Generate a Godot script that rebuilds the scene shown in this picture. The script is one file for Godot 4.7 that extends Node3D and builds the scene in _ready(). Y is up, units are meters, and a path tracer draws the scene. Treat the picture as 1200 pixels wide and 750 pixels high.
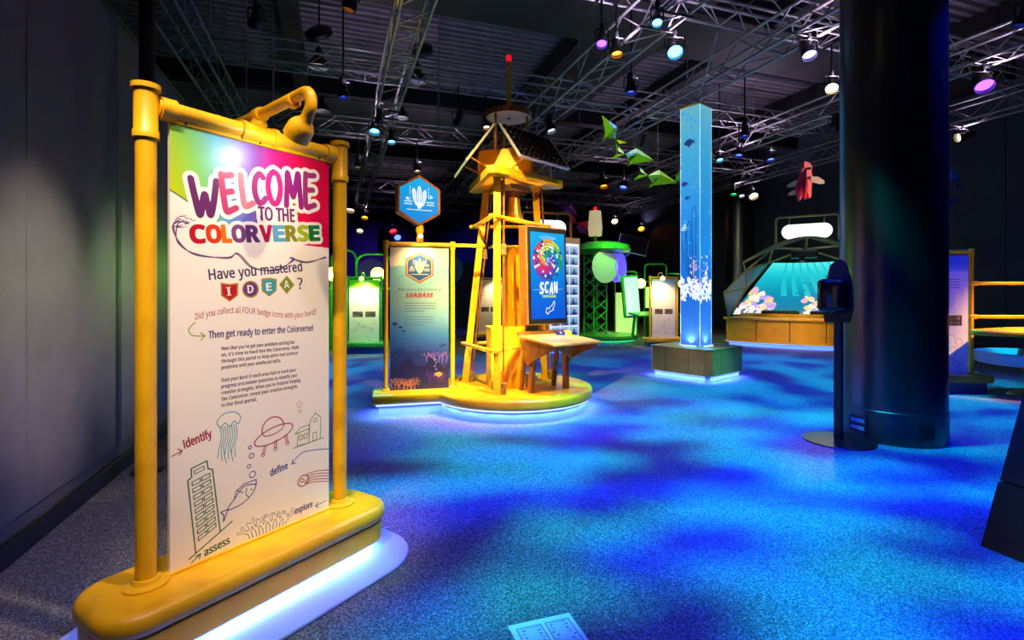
extends Node3D
# A darkened science exhibit: yellow pipe signs, a buoy tower on a round platform, a light tower, a dome
# theatre and black columns on carpet under blue and cyan stage light. Metres, y up, the camera looks along -z.

const ROOM_YAW := 0.3292      # turn of the hall's axes against the camera's
const CH := 1.4               # eye height

var M := {}                   # materials
var names := {}
var rng := RandomNumberGenerator.new()

# ---------------------------------------------------------------- places
func P(x: float, y: float, depth: float) -> Vector3:
	return Vector3(x, y, -depth)

func RM(u: float, y: float, w: float) -> Vector3:   # hall axes: u across to the right, w down the hall
	return Vector3(0.9463 * u - 0.3233 * w, y, -(0.3233 * u + 0.9463 * w))

func numbered(called: String) -> String:
	var n: int = names.get(called, 0)
	names[called] = n + 1
	return called if n == 0 else "%s_%03d" % [called, n]

# ---------------------------------------------------------------- nodes
func thing(called: String, label: String, category: String, at := Vector3.ZERO, turn := 0.0, group := "") -> Node3D:
	var o := Node3D.new()
	o.name = numbered(called)
	add_child(o)
	o.position = at
	o.rotation.y = turn
	o.set_meta("label", label)
	o.set_meta("category", category)
	if group != "":
		o.set_meta("group", group)
	return o

func part(parent: Node, called: String, mesh: Mesh, mat: Material, at := Vector3.ZERO, rot := Vector3.ZERO) -> MeshInstance3D:
	var o := MeshInstance3D.new()
	o.name = called
	o.mesh = mesh
	if mat:
		o.material_override = mat
	parent.add_child(o, true)
	o.position = at
	o.rotation = rot
	return o

func struct(called: String, mesh: Mesh, mat: Material, at := Vector3.ZERO, turn := 0.0) -> MeshInstance3D:
	var o := part(self, numbered(called), mesh, mat, at, Vector3(0, turn, 0))
	o.set_meta("kind", "structure")
	return o

# ---------------------------------------------------------------- lights
func spot(parent: Node, at: Vector3, to: Vector3, col: Color, energy: float, angle: float, size := 0.05, blend := 0.6) -> void:
	var l := SpotLight3D.new()
	l.name = "beam"
	parent.add_child(l, true)
	l.position = at
	var d := to - at
	l.basis = Basis.looking_at(d, Vector3.UP if absf(d.normalized().y) < 0.98 else Vector3.RIGHT)
	l.light_color = col
	l.light_energy = energy
	l.spot_angle = angle
	l.spot_angle_attenuation = blend
	l.spot_range = 45.0
	l.spot_attenuation = 2.0
	l.light_size = size
	l.shadow_enabled = true

func omni(parent: Node, at: Vector3, col: Color, energy: float, size := 0.05) -> void:
	var l := OmniLight3D.new()
	l.name = "glow"
	parent.add_child(l, true)
	l.position = at
	l.light_color = col
	l.light_energy = energy
	l.omni_range = 45.0
	l.omni_attenuation = 2.0
	l.light_size = size
	l.shadow_enabled = true

func area(parent: Node, at: Vector3, dir: Vector3, size: Vector2, col: Color, energy: float) -> void:
	var l := AreaLight3D.new()
	l.name = "panel_light"
	parent.add_child(l, true)
	l.position = at
	l.basis = Basis.looking_at(dir, Vector3.UP if absf(dir.normalized().y) < 0.98 else Vector3.RIGHT)
	l.area_size = size
	l.area_normalize_energy = true
	l.light_color = col
	l.light_energy = energy
	l.area_range = 45.0
	l.area_attenuation = 2.0
	l.shadow_enabled = true

# a strip that shines down (and a little outwards) from a to b, in the parent's axes
func strip(parent: Node, a: Vector3, b: Vector3, outward: Vector3, col: Color, energy: float, width := 0.02) -> void:
	var l := AreaLight3D.new()
	l.name = "strip_light"
	parent.add_child(l, true)
	var x := (b - a).normalized()
	var z := -(Vector3.DOWN + outward * 0.35).normalized()
	var y := z.cross(x).normalized()
	z = x.cross(y).normalized()
	l.basis = Basis(x, y, z)
	l.position = (a + b) * 0.5
	l.area_size = Vector2(a.distance_to(b), width)
	l.area_normalize_energy = true
	l.light_color = col
	l.light_energy = energy * a.distance_to(b)
	l.area_range = 20.0
	l.area_attenuation = 2.0
	l.shadow_enabled = true

# ---------------------------------------------------------------- materials
func mat(c: Color, rough := 0.6, metal := 0.0, spec := 0.5) -> StandardMaterial3D:
	var m := StandardMaterial3D.new()
	m.albedo_color = c
	m.roughness = rough
	m.metallic = metal
	m.metallic_specular = spec
	return m

func glow(c: Color, energy: float) -> StandardMaterial3D:
	var m := mat(c, 0.4)
	m.emission_enabled = true
	m.emission = c
	m.emission_energy_multiplier = energy
	return m

func noise_tex(freq: float, cols: Array, offs: Array, sd: int, size := 512, oct := 4) -> NoiseTexture2D:
	var n := FastNoiseLite.new()
	n.seed = sd
	n.noise_type = FastNoiseLite.TYPE_SIMPLEX_SMOOTH
	n.frequency = freq
	n.fractal_octaves = oct
	var t := NoiseTexture2D.new()
	t.width = size
	t.height = size
	t.seamless = true
	t.noise = n
	if cols.size():
		var g := Gradient.new()
		g.offsets = PackedFloat32Array(offs)
		g.colors = PackedColorArray(cols)
		t.color_ramp = g
	return t

func worn(cols: Array, offs: Array, rough: float, sd: int, scale := 1.2, bump := 0.06, metal := 0.0, freq := 0.012) -> StandardMaterial3D:
	var m := mat(Color.WHITE, rough, metal)
	m.albedo_texture = noise_tex(freq, cols, offs, sd)
	m.uv1_triplanar = true
	m.uv1_world_triplanar = true
	m.uv1_scale = Vector3.ONE * scale
	if bump > 0.0:
		m.heightmap_enabled = true
		m.heightmap_texture = noise_tex(0.05, [], [], sd + 7, 512, 3)
		m.heightmap_scale = bump
	return m

func printed(im: Image, rough := 0.45, emit := 0.0, dim := 1.0) -> StandardMaterial3D:
	var t := ImageTexture.create_from_image(im)
	var m := mat(Color(dim, dim, dim) if emit <= 0.0 else Color(0.35, 0.35, 0.35), rough)
	m.albedo_texture = t
	m.texture_repeat = false
	if emit > 0.0:
		m.emission_enabled = true
		m.emission = Color.BLACK
		m.emission_texture = t
		m.emission_energy_multiplier = emit
	return m

# ---------------------------------------------------------------- shapes
class MB:
	var st := SurfaceTool.new()
	func _init() -> void:
		st.begin(Mesh.PRIMITIVE_TRIANGLES)
		st.set_smooth_group(-1)
	func smooth(on: bool) -> void:
		st.set_smooth_group(0 if on else -1)
	func v(p: Vector3, uv: Vector2) -> void:
		st.set_uv(uv)
		st.add_vertex(p)
	func tri(a: Vector3, b: Vector3, c: Vector3) -> void:      # anticlockwise seen from outside
		v(a, Vector2.ZERO); v(c, Vector2.ZERO); v(b, Vector2.ZERO)
	func quad(a: Vector3, b: Vector3, c: Vector3, d: Vector3) -> void:
		tri(a, b, c); tri(a, c, d)
	func quad_uv(a: Vector3, b: Vector3, c: Vector3, d: Vector3) -> void:   # a = lower left, b = lower right, c = upper right, d = upper left
		v(a, Vector2(0, 1)); v(c, Vector2(1, 0)); v(b, Vector2(1, 1))
		v(a, Vector2(0, 1)); v(d, Vector2(0, 0)); v(c, Vector2(1, 0))
	func block(c: Vector3, s: Vector3) -> void:
		var h := s * 0.5
		var p := []
		for i in 8:
			p.append(c + Vector3(h.x if i & 1 else -h.x, h.y if i & 2 else -h.y, h.z if i & 4 else -h.z))
		quad(p[4], p[5], p[7], p[6]); quad(p[1], p[0], p[2], p[3])
		quad(p[5], p[1], p[3], p[7]); quad(p[0], p[4], p[6], p[2])
		quad(p[6], p[7], p[3], p[2]); quad(p[0], p[1], p[5], p[4])
	func bar(a: Vector3, b: Vector3, r: float, sides := 4) -> void:
		var x := (b - a).normalized()
		var up := Vector3.UP if absf(x.y) < 0.95 else Vector3.RIGHT
		var y := up.cross(x).normalized()
		var z := x.cross(y)
		for i in sides:
			var t0 := TAU * (i + 0.5) / sides
			var t1 := TAU * (i + 1.5) / sides
			var o0 := (y * cos(t0) + z * sin(t0)) * r
			var o1 := (y * cos(t1) + z * sin(t1)) * r
			quad(a + o0, a + o1, b + o1, b + o0)
			tri(a, a + o1, a + o0)
			tri(b, b + o0, b + o1)
	func tube(path: PackedVector3Array, r: float, sides := 12, radii := PackedFloat32Array()) -> void:
		var rings := []
		var n := path.size()
		var ref := Vector3.UP
		var d0 := (path[1] - path[0]).normalized()
		if absf(d0.dot(ref)) > 0.9:
			ref = Vector3.RIGHT
		for i in n:
			var d := (path[mini(i + 1, n - 1)] - path[maxi(i - 1, 0)]).normalized()
			var y := ref.cross(d).normalized()
			var z := d.cross(y).normalized()
			ref = z
			ref = d.cross(y).normalized()
			var rr := radii[i] if radii.size() == n else r
			var ring := []
			for k in sides:
				var t := TAU * k / sides
				ring.append(path[i] + (y * cos(t) + z * sin(t)) * rr)
			rings.append(ring)
			ref = z
		smooth(true)
		for i in n - 1:
			for k in sides:
				var k2 := (k + 1) % sides
				quad(rings[i][k], rings[i][k2], rings[i + 1][k2], rings[i + 1][k])
		smooth(false)
		for k in sides:
			var k2 := (k + 1) % sides
			tri(path[0], rings[0][k2], rings[0][k])
			tri(path[n - 1], rings[n - 1][k], rings[n - 1][k2])
	func lathe(prof: Array, sides := 24, at := Vector3.ZERO, round := true) -> void:   # prof: Vector2(r, y) upward
		var grp := 1
		for i in prof.size() - 1:
			var a: Vector2 = prof[i]
			var b: Vector2 = prof[i + 1]
			if i > 0 and absf((a - prof[i - 1]).angle_to(b - a)) > 0.75:
				grp += 1
			st.set_smooth_group(grp if round else -1)
			for k in sides:
				var t0 := TAU * k / sides
				var t1 := TAU * (k + 1) / sides
				var a0 := at + Vector3(cos(t0) * a.x, a.y, -sin(t0) * a.x)
				var a1 := at + Vector3(cos(t1) * a.x, a.y, -sin(t1) * a.x)
				var b0 := at + Vector3(cos(t0) * b.x, b.y, -sin(t0) * b.x)
				var b1 := at + Vector3(cos(t1) * b.x, b.y, -sin(t1) * b.x)
				if a.x > 0.00001:
					tri(a0, a1, b1)
				if b.x > 0.00001:
					tri(a0, b1, b0)
		smooth(false)
	# plan outline (x, z), extruded from y0 to y1 with rounded upper and lower edges
	func slab(outline: PackedVector2Array, y0: float, y1: float, bev := 0.0, steps := 1, low_bev := -1.0) -> void:
		var pl := outline.duplicate()
		if Geometry2D.is_polygon_clockwise(pl):
			pl.reverse()
		var n := pl.size()
		var nor := PackedVector2Array()
		for i in n:
			var e0 := (pl[i] - pl[(i + n - 1) % n]).normalized()
			var e1 := (pl[(i + 1) % n] - pl[i]).normalized()
			var m0 := Vector2(e0.y, -e0.x)
			var m1 := Vector2(e1.y, -e1.x)
			var m := (m0 + m1).normalized()
			nor.append(m / maxf(0.4, m.dot(m0)))
		var lb := bev if low_bev < 0.0 else low_bev
		var levels := []
		if lb > 0.0:
			for s in steps + 1:
				var t := PI * 0.5 * s / steps
				levels.append(Vector2(lb * (1.0 - sin(t)), y0 + lb * (1.0 - cos(t))))
		else:
			levels.append(Vector2(0, y0))
		if bev > 0.0:
			for s in steps + 1:
				var t := PI * 0.5 * s / steps
				levels.append(Vector2(bev * (1.0 - cos(t)), y1 - bev * (1.0 - sin(t))))
		else:
			levels.append(Vector2(0, y1))
		smooth(steps > 1)
		for l in levels.size() - 1:
			var A: Vector2 = levels[l]
			var B: Vector2 = levels[l + 1]
			if A.is_equal_approx(B):
				continue
			for i in n:
				var j := (i + 1) % n
				var ai := pl[i] - nor[i] * A.x
				var aj := pl[j] - nor[j] * A.x
				var bi := pl[i] - nor[i] * B.x
				var bj := pl[j] - nor[j] * B.x
				quad(Vector3(aj.x, A.y, aj.y), Vector3(ai.x, A.y, ai.y), Vector3(bi.x, B.y, bi.y), Vector3(bj.x, B.y, bj.y))
		smooth(false)
		var top := PackedVector2Array()
		var bot := PackedVector2Array()
		for i in n:
			top.append(pl[i] - nor[i] * levels[levels.size() - 1].x)
			bot.append(pl[i] - nor[i] * levels[0].x)
		var ix := Geometry2D.triangulate_polygon(top)
		for k in range(0, ix.size(), 3):
			var a := top[ix[k]]
			var b := top[ix[k + 1]]
			var c := top[ix[k + 2]]
			if (b - a).cross(c - a) > 0.0:
				var q := b; b = c; c = q
			tri(Vector3(a.x, y1, a.y), Vector3(b.x, y1, b.y), Vector3(c.x, y1, c.y))
		ix = Geometry2D.triangulate_polygon(bot)
		for k in range(0, ix.size(), 3):
			var a := bot[ix[k]]
			var b := bot[ix[k + 1]]
			var c := bot[ix[k + 2]]
			if (b - a).cross(c - a) < 0.0:
				var q := b; b = c; c = q
			tri(Vector3(a.x, y0, a.y), Vector3(b.x, y0, b.y), Vector3(c.x, y0, c.y))
	func done(m: ArrayMesh = null) -> ArrayMesh:
		st.generate_normals()
		return st.commit(m)

func rect(w: float, d: float, r := 0.0, seg := 4, at := Vector2.ZERO) -> PackedVector2Array:
	var o := PackedVector2Array()
	if r <= 0.0:
		return PackedVector2Array([at + Vector2(-w, -d) / 2, at + Vector2(w, -d) / 2, at + Vector2(w, d) / 2, at + Vector2(-w, d) / 2])
	for q in 4:
		var c := Vector2((w / 2 - r) * (1 if q == 0 or q == 3 else -1), (d / 2 - r) * (1 if q < 2 else -1))
		for s in seg + 1:
			var t := PI * 0.5 * (q + float(s) / seg)
			o.append(at + c + Vector2(cos(t), sin(t)) * r)
	return o

func bx(s: Vector3, bev := 0.006) -> ArrayMesh:      # a box with softened edges, centred
	var b := MB.new()
	b.slab(rect(s.x, s.z, bev, 1), -s.y / 2, s.y / 2, bev, 1)
	return b.done()

func tb(path: Array, r: float, sides := 12) -> ArrayMesh:
	var b := MB.new()
	b.tube(PackedVector3Array(path), r, sides)
	return b.done()

func lt(prof: Array, sides := 24) -> ArrayMesh:
	var b := MB.new()
	b.lathe(prof, sides)
	return b.done()

func slab_mesh(outline: PackedVector2Array, y0: float, y1: float, bev := 0.0, steps := 1) -> ArrayMesh:
	var b := MB.new()
	b.slab(outline, y0, y1, bev, steps)
	return b.done()

# a pipe through the corner points with swept elbows of radius r_elbow
func pipe_path(pts: Array, r_elbow: float, seg := 5) -> PackedVector3Array:
	var o := PackedVector3Array([pts[0]])
	for i in range(1, pts.size() - 1):
		var p: Vector3 = pts[i]
		var q0: Vector3 = pts[i - 1]
		var q1: Vector3 = pts[i + 1]
		var e := minf(r_elbow, minf(p.distance_to(q0), p.distance_to(q1)) * 0.49)
		var a := p + (q0 - p).normalized() * e
		var b := p + (q1 - p).normalized() * e
		for s in seg + 1:
			var t := float(s) / seg
			o.append(a.lerp(p, t).lerp(p.lerp(b, t), t))
	o.append(pts[pts.size() - 1])
	return o

func pipe(pts: Array, r: float, r_elbow: float, sides := 12) -> ArrayMesh:
	var b := MB.new()
	b.tube(pipe_path(pts, r_elbow), r, sides)
	return b.done()

# a board standing in the x-y plane (lower edge at y = 0), printed face towards +z
func board(w: float, h: float, d: float, face: Material, body: Material) -> ArrayMesh:
	var b := MB.new()
	var x := w / 2
	b.quad_uv(Vector3(-x, 0, d / 2), Vector3(x, 0, d / 2), Vector3(x, h, d / 2), Vector3(-x, h, d / 2))
	var m := b.done()
	m.surface_set_material(0, face)
	var c := MB.new()
	var z := d / 2
	c.quad(Vector3(x, 0, -z), Vector3(-x, 0, -z), Vector3(-x, h, -z), Vector3(x, h, -z))
	c.quad(Vector3(x, 0, z), Vector3(x, 0, -z), Vector3(x, h, -z), Vector3(x, h, z))
	c.quad(Vector3(-x, 0, -z), Vector3(-x, 0, z), Vector3(-x, h, z), Vector3(-x, h, -z))
	c.quad(Vector3(-x, h, z), Vector3(x, h, z), Vector3(x, h, -z), Vector3(-x, h, -z))
	c.quad(Vector3(-x, 0, -z), Vector3(x, 0, -z), Vector3(x, 0, z), Vector3(-x, 0, z))
	c.done(m)
	m.surface_set_material(1, body)
	return m

# a flat outline (x, y) as a board of thickness d in the x-y plane
func cutout(outline: PackedVector2Array, d: float) -> ArrayMesh:
	var fl := PackedVector2Array()
	for p in outline:
		fl.append(Vector2(p.x, -p.y))
	var b := MB.new()
	b.slab(fl, -d / 2, d / 2, 0.0, 1)
	var m := b.done()
	var s := SurfaceTool.new()
	s.append_from(m, 0, Transform3D(Basis(Vector3.RIGHT, PI / 2), Vector3.ZERO))
	return s.commit()

# ---------------------------------------------------------------- flat print
var fonts := {}
var glyphs := {}

func font(kind: String) -> Font:
	if not fonts.has(kind):
		var f := SystemFont.new()
		f.font_names = PackedStringArray(["Droid Serif" if kind.begins_with("serif") else "Droid Sans"])
		f.font_weight = 700 if kind.ends_with("bold") else 400
		fonts[kind] = f
	return fonts[kind]

func glyph_tris(s: String, kind: String) -> Dictionary:    # triangles of a line of text, capital height about 0.73, baseline near 0, from x = 0
	var key := kind + "|" + s
	if not glyphs.has(key):
		var t := TextMesh.new()
		t.text = s
		t.font = font(kind)
		t.font_size = 64
		t.pixel_size = 1.0 / 64.0
		t.depth = 0.0
		t.curve_step = 1.5
		t.horizontal_alignment = HORIZONTAL_ALIGNMENT_LEFT
		t.vertical_alignment = VERTICAL_ALIGNMENT_BOTTOM
		var a := t.get_mesh_arrays() if t.has_method("get_mesh_arrays") else t.surface_get_arrays(0)
		var vs: PackedVector3Array = a[Mesh.ARRAY_VERTEX]
		var ix: PackedInt32Array = a[Mesh.ARRAY_INDEX] if a[Mesh.ARRAY_INDEX] != null else PackedInt32Array(range(vs.size()))
		var out := PackedVector2Array()
		var lo := INF
		var hi := -INF
		for k in ix:
			var p := Vector2(vs[k].x, vs[k].y - 0.25)
			lo = minf(lo, p.x)
			hi = maxf(hi, p.x)
			out.append(p)
		for k in out.size():
			out[k].x -= lo
		glyphs[key] = {"t": out, "w": hi - lo}
	return glyphs[key]

class Canvas:
	var im: Image
	var w: int
	var h: int
	func _init(ww: int, hh: int, c: Color) -> void:
		w = ww
		h = hh
		im = Image.create(w, h, false, Image.FORMAT_RGBA8)
		im.fill(c)
	func span(x0: float, x1: float, y: int, c: Color) -> void:
		var a := clampi(int(round(x0)), 0, w)
		var b := clampi(int(round(x1)), 0, w)
		if b > a and y >= 0 and y < h:
			im.fill_rect(Rect2i(a, y, b - a, 1), c)
	func rows(r: Rect2, stops: Array) -> void:      # bands of printed colour from top to bottom: [t, Color]
		for y in range(maxi(0, int(r.position.y)), mini(h, int(r.end.y))):
			var t := (y - r.position.y) / r.size.y
			var c: Color = stops[stops.size() - 1][1]
			for i in stops.size() - 1:
				if t <= stops[i + 1][0]:
					c = stops[i][1].lerp(stops[i + 1][1], clampf((t - stops[i][0]) / (stops[i + 1][0] - stops[i][0]), 0, 1))
					break
			span(r.position.x, r.end.x, y, c)
	func tri(a: Vector2, b: Vector2, c: Vector2, col: Color) -> void:
		var y0 := maxi(0, int(ceil(minf(a.y, minf(b.y, c.y)) - 0.5)))
		var y1 := mini(h - 1, int(floor(maxf(a.y, maxf(b.y, c.y)) - 0.5)))
		for y in range(y0, y1 + 1):
			var yy := y + 0.5
			var lo := INF
			var hi := -INF
			for e in [[a, b], [b, c], [c, a]]:
				var p: Vector2 = e[0]
				var q: Vector2 = e[1]
				if (p.y <= yy and q.y > yy) or (q.y <= yy and p.y > yy):
					var x := p.x + (q.x - p.x) * (yy - p.y) / (q.y - p.y)
					lo = minf(lo, x)
					hi = maxf(hi, x)
			if hi > lo:
				span(lo, maxf(hi, lo + 0.6), y, col)
	func poly(pts: PackedVector2Array, col: Color) -> void:
		var y0 := 1e9
		var y1 := -1e9
		for p in pts:
			y0 = minf(y0, p.y)
			y1 = maxf(y1, p.y)
		var n := pts.size()
		for y in range(maxi(0, int(y0)), mini(h - 1, int(y1) + 1) + 1):
			var yy := y + 0.5
			var xs: Array[float] = []
			for i in n:
				var p := pts[i]
				var q := pts[(i + 1) % n]
				if (p.y <= yy and q.y > yy) or (q.y <= yy and p.y > yy):
					xs.append(p.x + (q.x - p.x) * (yy - p.y) / (q.y - p.y))
			xs.sort()
			for i in range(0, xs.size() - 1, 2):
				span(xs[i], xs[i + 1], y, col)
	func disc(c: Vector2, r: float, col: Color, ry := -1.0) -> void:
		var rb := r if ry < 0 else ry
		for y in range(int(c.y - rb), int(c.y + rb) + 2):
			var t := 1.0 - pow((y + 0.5 - c.y) / rb, 2)
			if t > 0.0:
				var x := r * sqrt(t)
				span(c.x - x, c.x + x, y, col)
	func line(pts: Array, width: float, col: Color) -> void:
		for i in pts.size() - 1:
			var a: Vector2 = pts[i]
			var b: Vector2 = pts[i + 1]
			var d := (b - a).normalized().orthogonal() * width * 0.5
			poly(PackedVector2Array([a + d, b + d, b - d, a - d]), col)
			if width > 2.5:
				disc(a, width * 0.5, col)
		if width > 2.5:
			disc(pts[pts.size() - 1], width * 0.5, col)
	func loop(pts: Array, width: float, col: Color) -> void:
		var q := pts.duplicate()
		q.append(pts[0])
		line(q, width, col)
	func curve(pts: Array, width: float, col: Color) -> void:     # smooth line through points
		var o := []
		for i in pts.size() - 1:
			var p0: Vector2 = pts[maxi(i - 1, 0)]
			var p1: Vector2 = pts[i]
			var p2: Vector2 = pts[i + 1]
			var p3: Vector2 = pts[mini(i + 2, pts.size() - 1)]
			for s in 6:
				o.append(p1.cubic_interpolate(p2, p0, p3, s / 6.0))
		o.append(pts[pts.size() - 1])
		line(o, width, col)
	func oval(c: Vector2, rx: float, ry: float, width: float, col: Color, tilt := 0.0, from := 0.0, to := TAU) -> void:
		var o := []
		for s in 25:
			var t := from + (to - from) * s / 24.0
			o.append(c + Vector2(cos(t) * rx, sin(t) * ry).rotated(tilt))
		line(o, width, col)

# text whose capitals are cap pixels tall; origin at the left end of the baseline; wave and shear in pixels; width squeezes
func write(cv: Canvas, s: String, at: Vector2, cap: float, col: Color, kind := "bold", angle := 0.0, width := 0.0, shear := 0.0, spread := 0.0, wave := Vector2.ZERO) -> float:
	var g := glyph_tris(s, kind)
	var sc := cap / 0.714
	var sx: float = sc if width <= 0.0 else width / float(g.w)
	var tris: PackedVector2Array = g.t
	var offs := [Vector2.ZERO]
	if spread > 0.0:
		offs = []
		for k in 12:
			offs.append(Vector2(cos(TAU * k / 12), sin(TAU * k / 12)) * spread)
	var q := PackedVector2Array()
	for p in tris:
		var m := Vector2(p.x * sx + p.y * sc * shear, -p.y * sc)
		m.y += wave.x * sin(m.x * wave.y)
		q.append(at + m.rotated(angle))
	for o in offs:
		for k in range(0, q.size(), 3):
			cv.tri(q[k] + o, q[k + 1] + o, q[k + 2] + o, col)
	return float(g.w) * sx

# ---------------------------------------------------------------- the prints
func coral(cv: Canvas, at: Vector2, ang: float, len: float, wid: float, col: Color, depth: int) -> void:
	var e := at + Vector2(sin(ang), -cos(ang)) * len
	cv.line([at, e], wid, col)
	if depth > 0:
		for s in [-1.0, 1.0]:
			coral(cv, at.lerp(e, rng.randf_range(0.55, 1.0)), ang + s * rng.randf_range(0.3, 0.75), len * rng.randf_range(0.6, 0.8), maxf(2.0, wid * 0.8), col, depth - 1)

func fish_print(cv: Canvas, c: Vector2, l: float, col: Color, flip := 1.0) -> void:
	var o := PackedVector2Array()
	for p in [[-0.5, 0.0], [-0.3, -0.2], [0.0, -0.3], [0.25, -0.2], [0.34, -0.06], [0.5, -0.24], [0.46, 0.0], [0.5, 0.24], [0.34, 0.06], [0.2, 0.2], [0.05, 0.27], [-0.02, 0.42], [-0.14, 0.25], [-0.34, 0.18]]:
		o.append(c + Vector2(p[0] * l * flip, p[1] * l))
	cv.poly(o, col)

# WELCOME in tall brush strokes climbing to the right; an empty list of colours draws the white border
func brush_word(cv: Canvas, white: Color, cols: Array) -> void:
	var sh := {
		"W": [[[0.0, 0.0], [0.08, 0.5], [0.2, 1.0], [0.36, 0.62], [0.46, 0.42], [0.52, 0.7], [0.6, 1.0], [0.78, 0.6], [0.95, 0.02]]],
		"E": [[[0.15, 0.0], [0.12, 0.5], [0.2, 1.0], [0.55, 0.98], [0.85, 0.92]], [[0.15, 0.02], [0.5, 0.03], [0.8, 0.0]], [[0.14, 0.5], [0.7, 0.46]]],
		"L": [[[0.2, 0.0], [0.18, 0.5], [0.24, 1.0], [0.55, 1.0], [0.85, 0.93]]],
		"C": [[[0.82, 0.12], [0.6, 0.0], [0.28, 0.2], [0.15, 0.6], [0.32, 0.97], [0.62, 0.98], [0.88, 0.84]]],
		"O": [[[0.5, 0.02], [0.2, 0.2], [0.1, 0.6], [0.32, 0.98], [0.66, 0.94], [0.88, 0.55], [0.78, 0.14], [0.5, 0.02]]],
		"M": [[[0.08, 1.0], [0.14, 0.5], [0.2, 0.02], [0.34, 0.4], [0.48, 0.72], [0.64, 0.36], [0.8, 0.0], [0.86, 0.5], [0.92, 1.0]]],
	}
	var lay := [["W", 88, 232, 122, 168, -0.1], ["E", 216, 186, 76, 178, -0.12], ["L", 308, 172, 72, 152, -0.12], ["C", 376, 150, 78, 150, -0.1], ["O", 456, 118, 90, 172, -0.06], ["M", 560, 106, 108, 182, -0.04], ["E", 682, 92, 84, 184, 0.0]]
	for k in lay.size():
		var l: Array = lay[k]
		for s in sh[l[0]]:
			var q := []
			for p in s:
				q.append(Vector2(l[1], l[2]) + Vector2(p[0] * l[3], p[1] * l[4]).rotated(l[5]))
			if cols.is_empty():
				cv.curve(q, 72, white)
			else:
				cv.curve(q, 31, cols[k])

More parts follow.
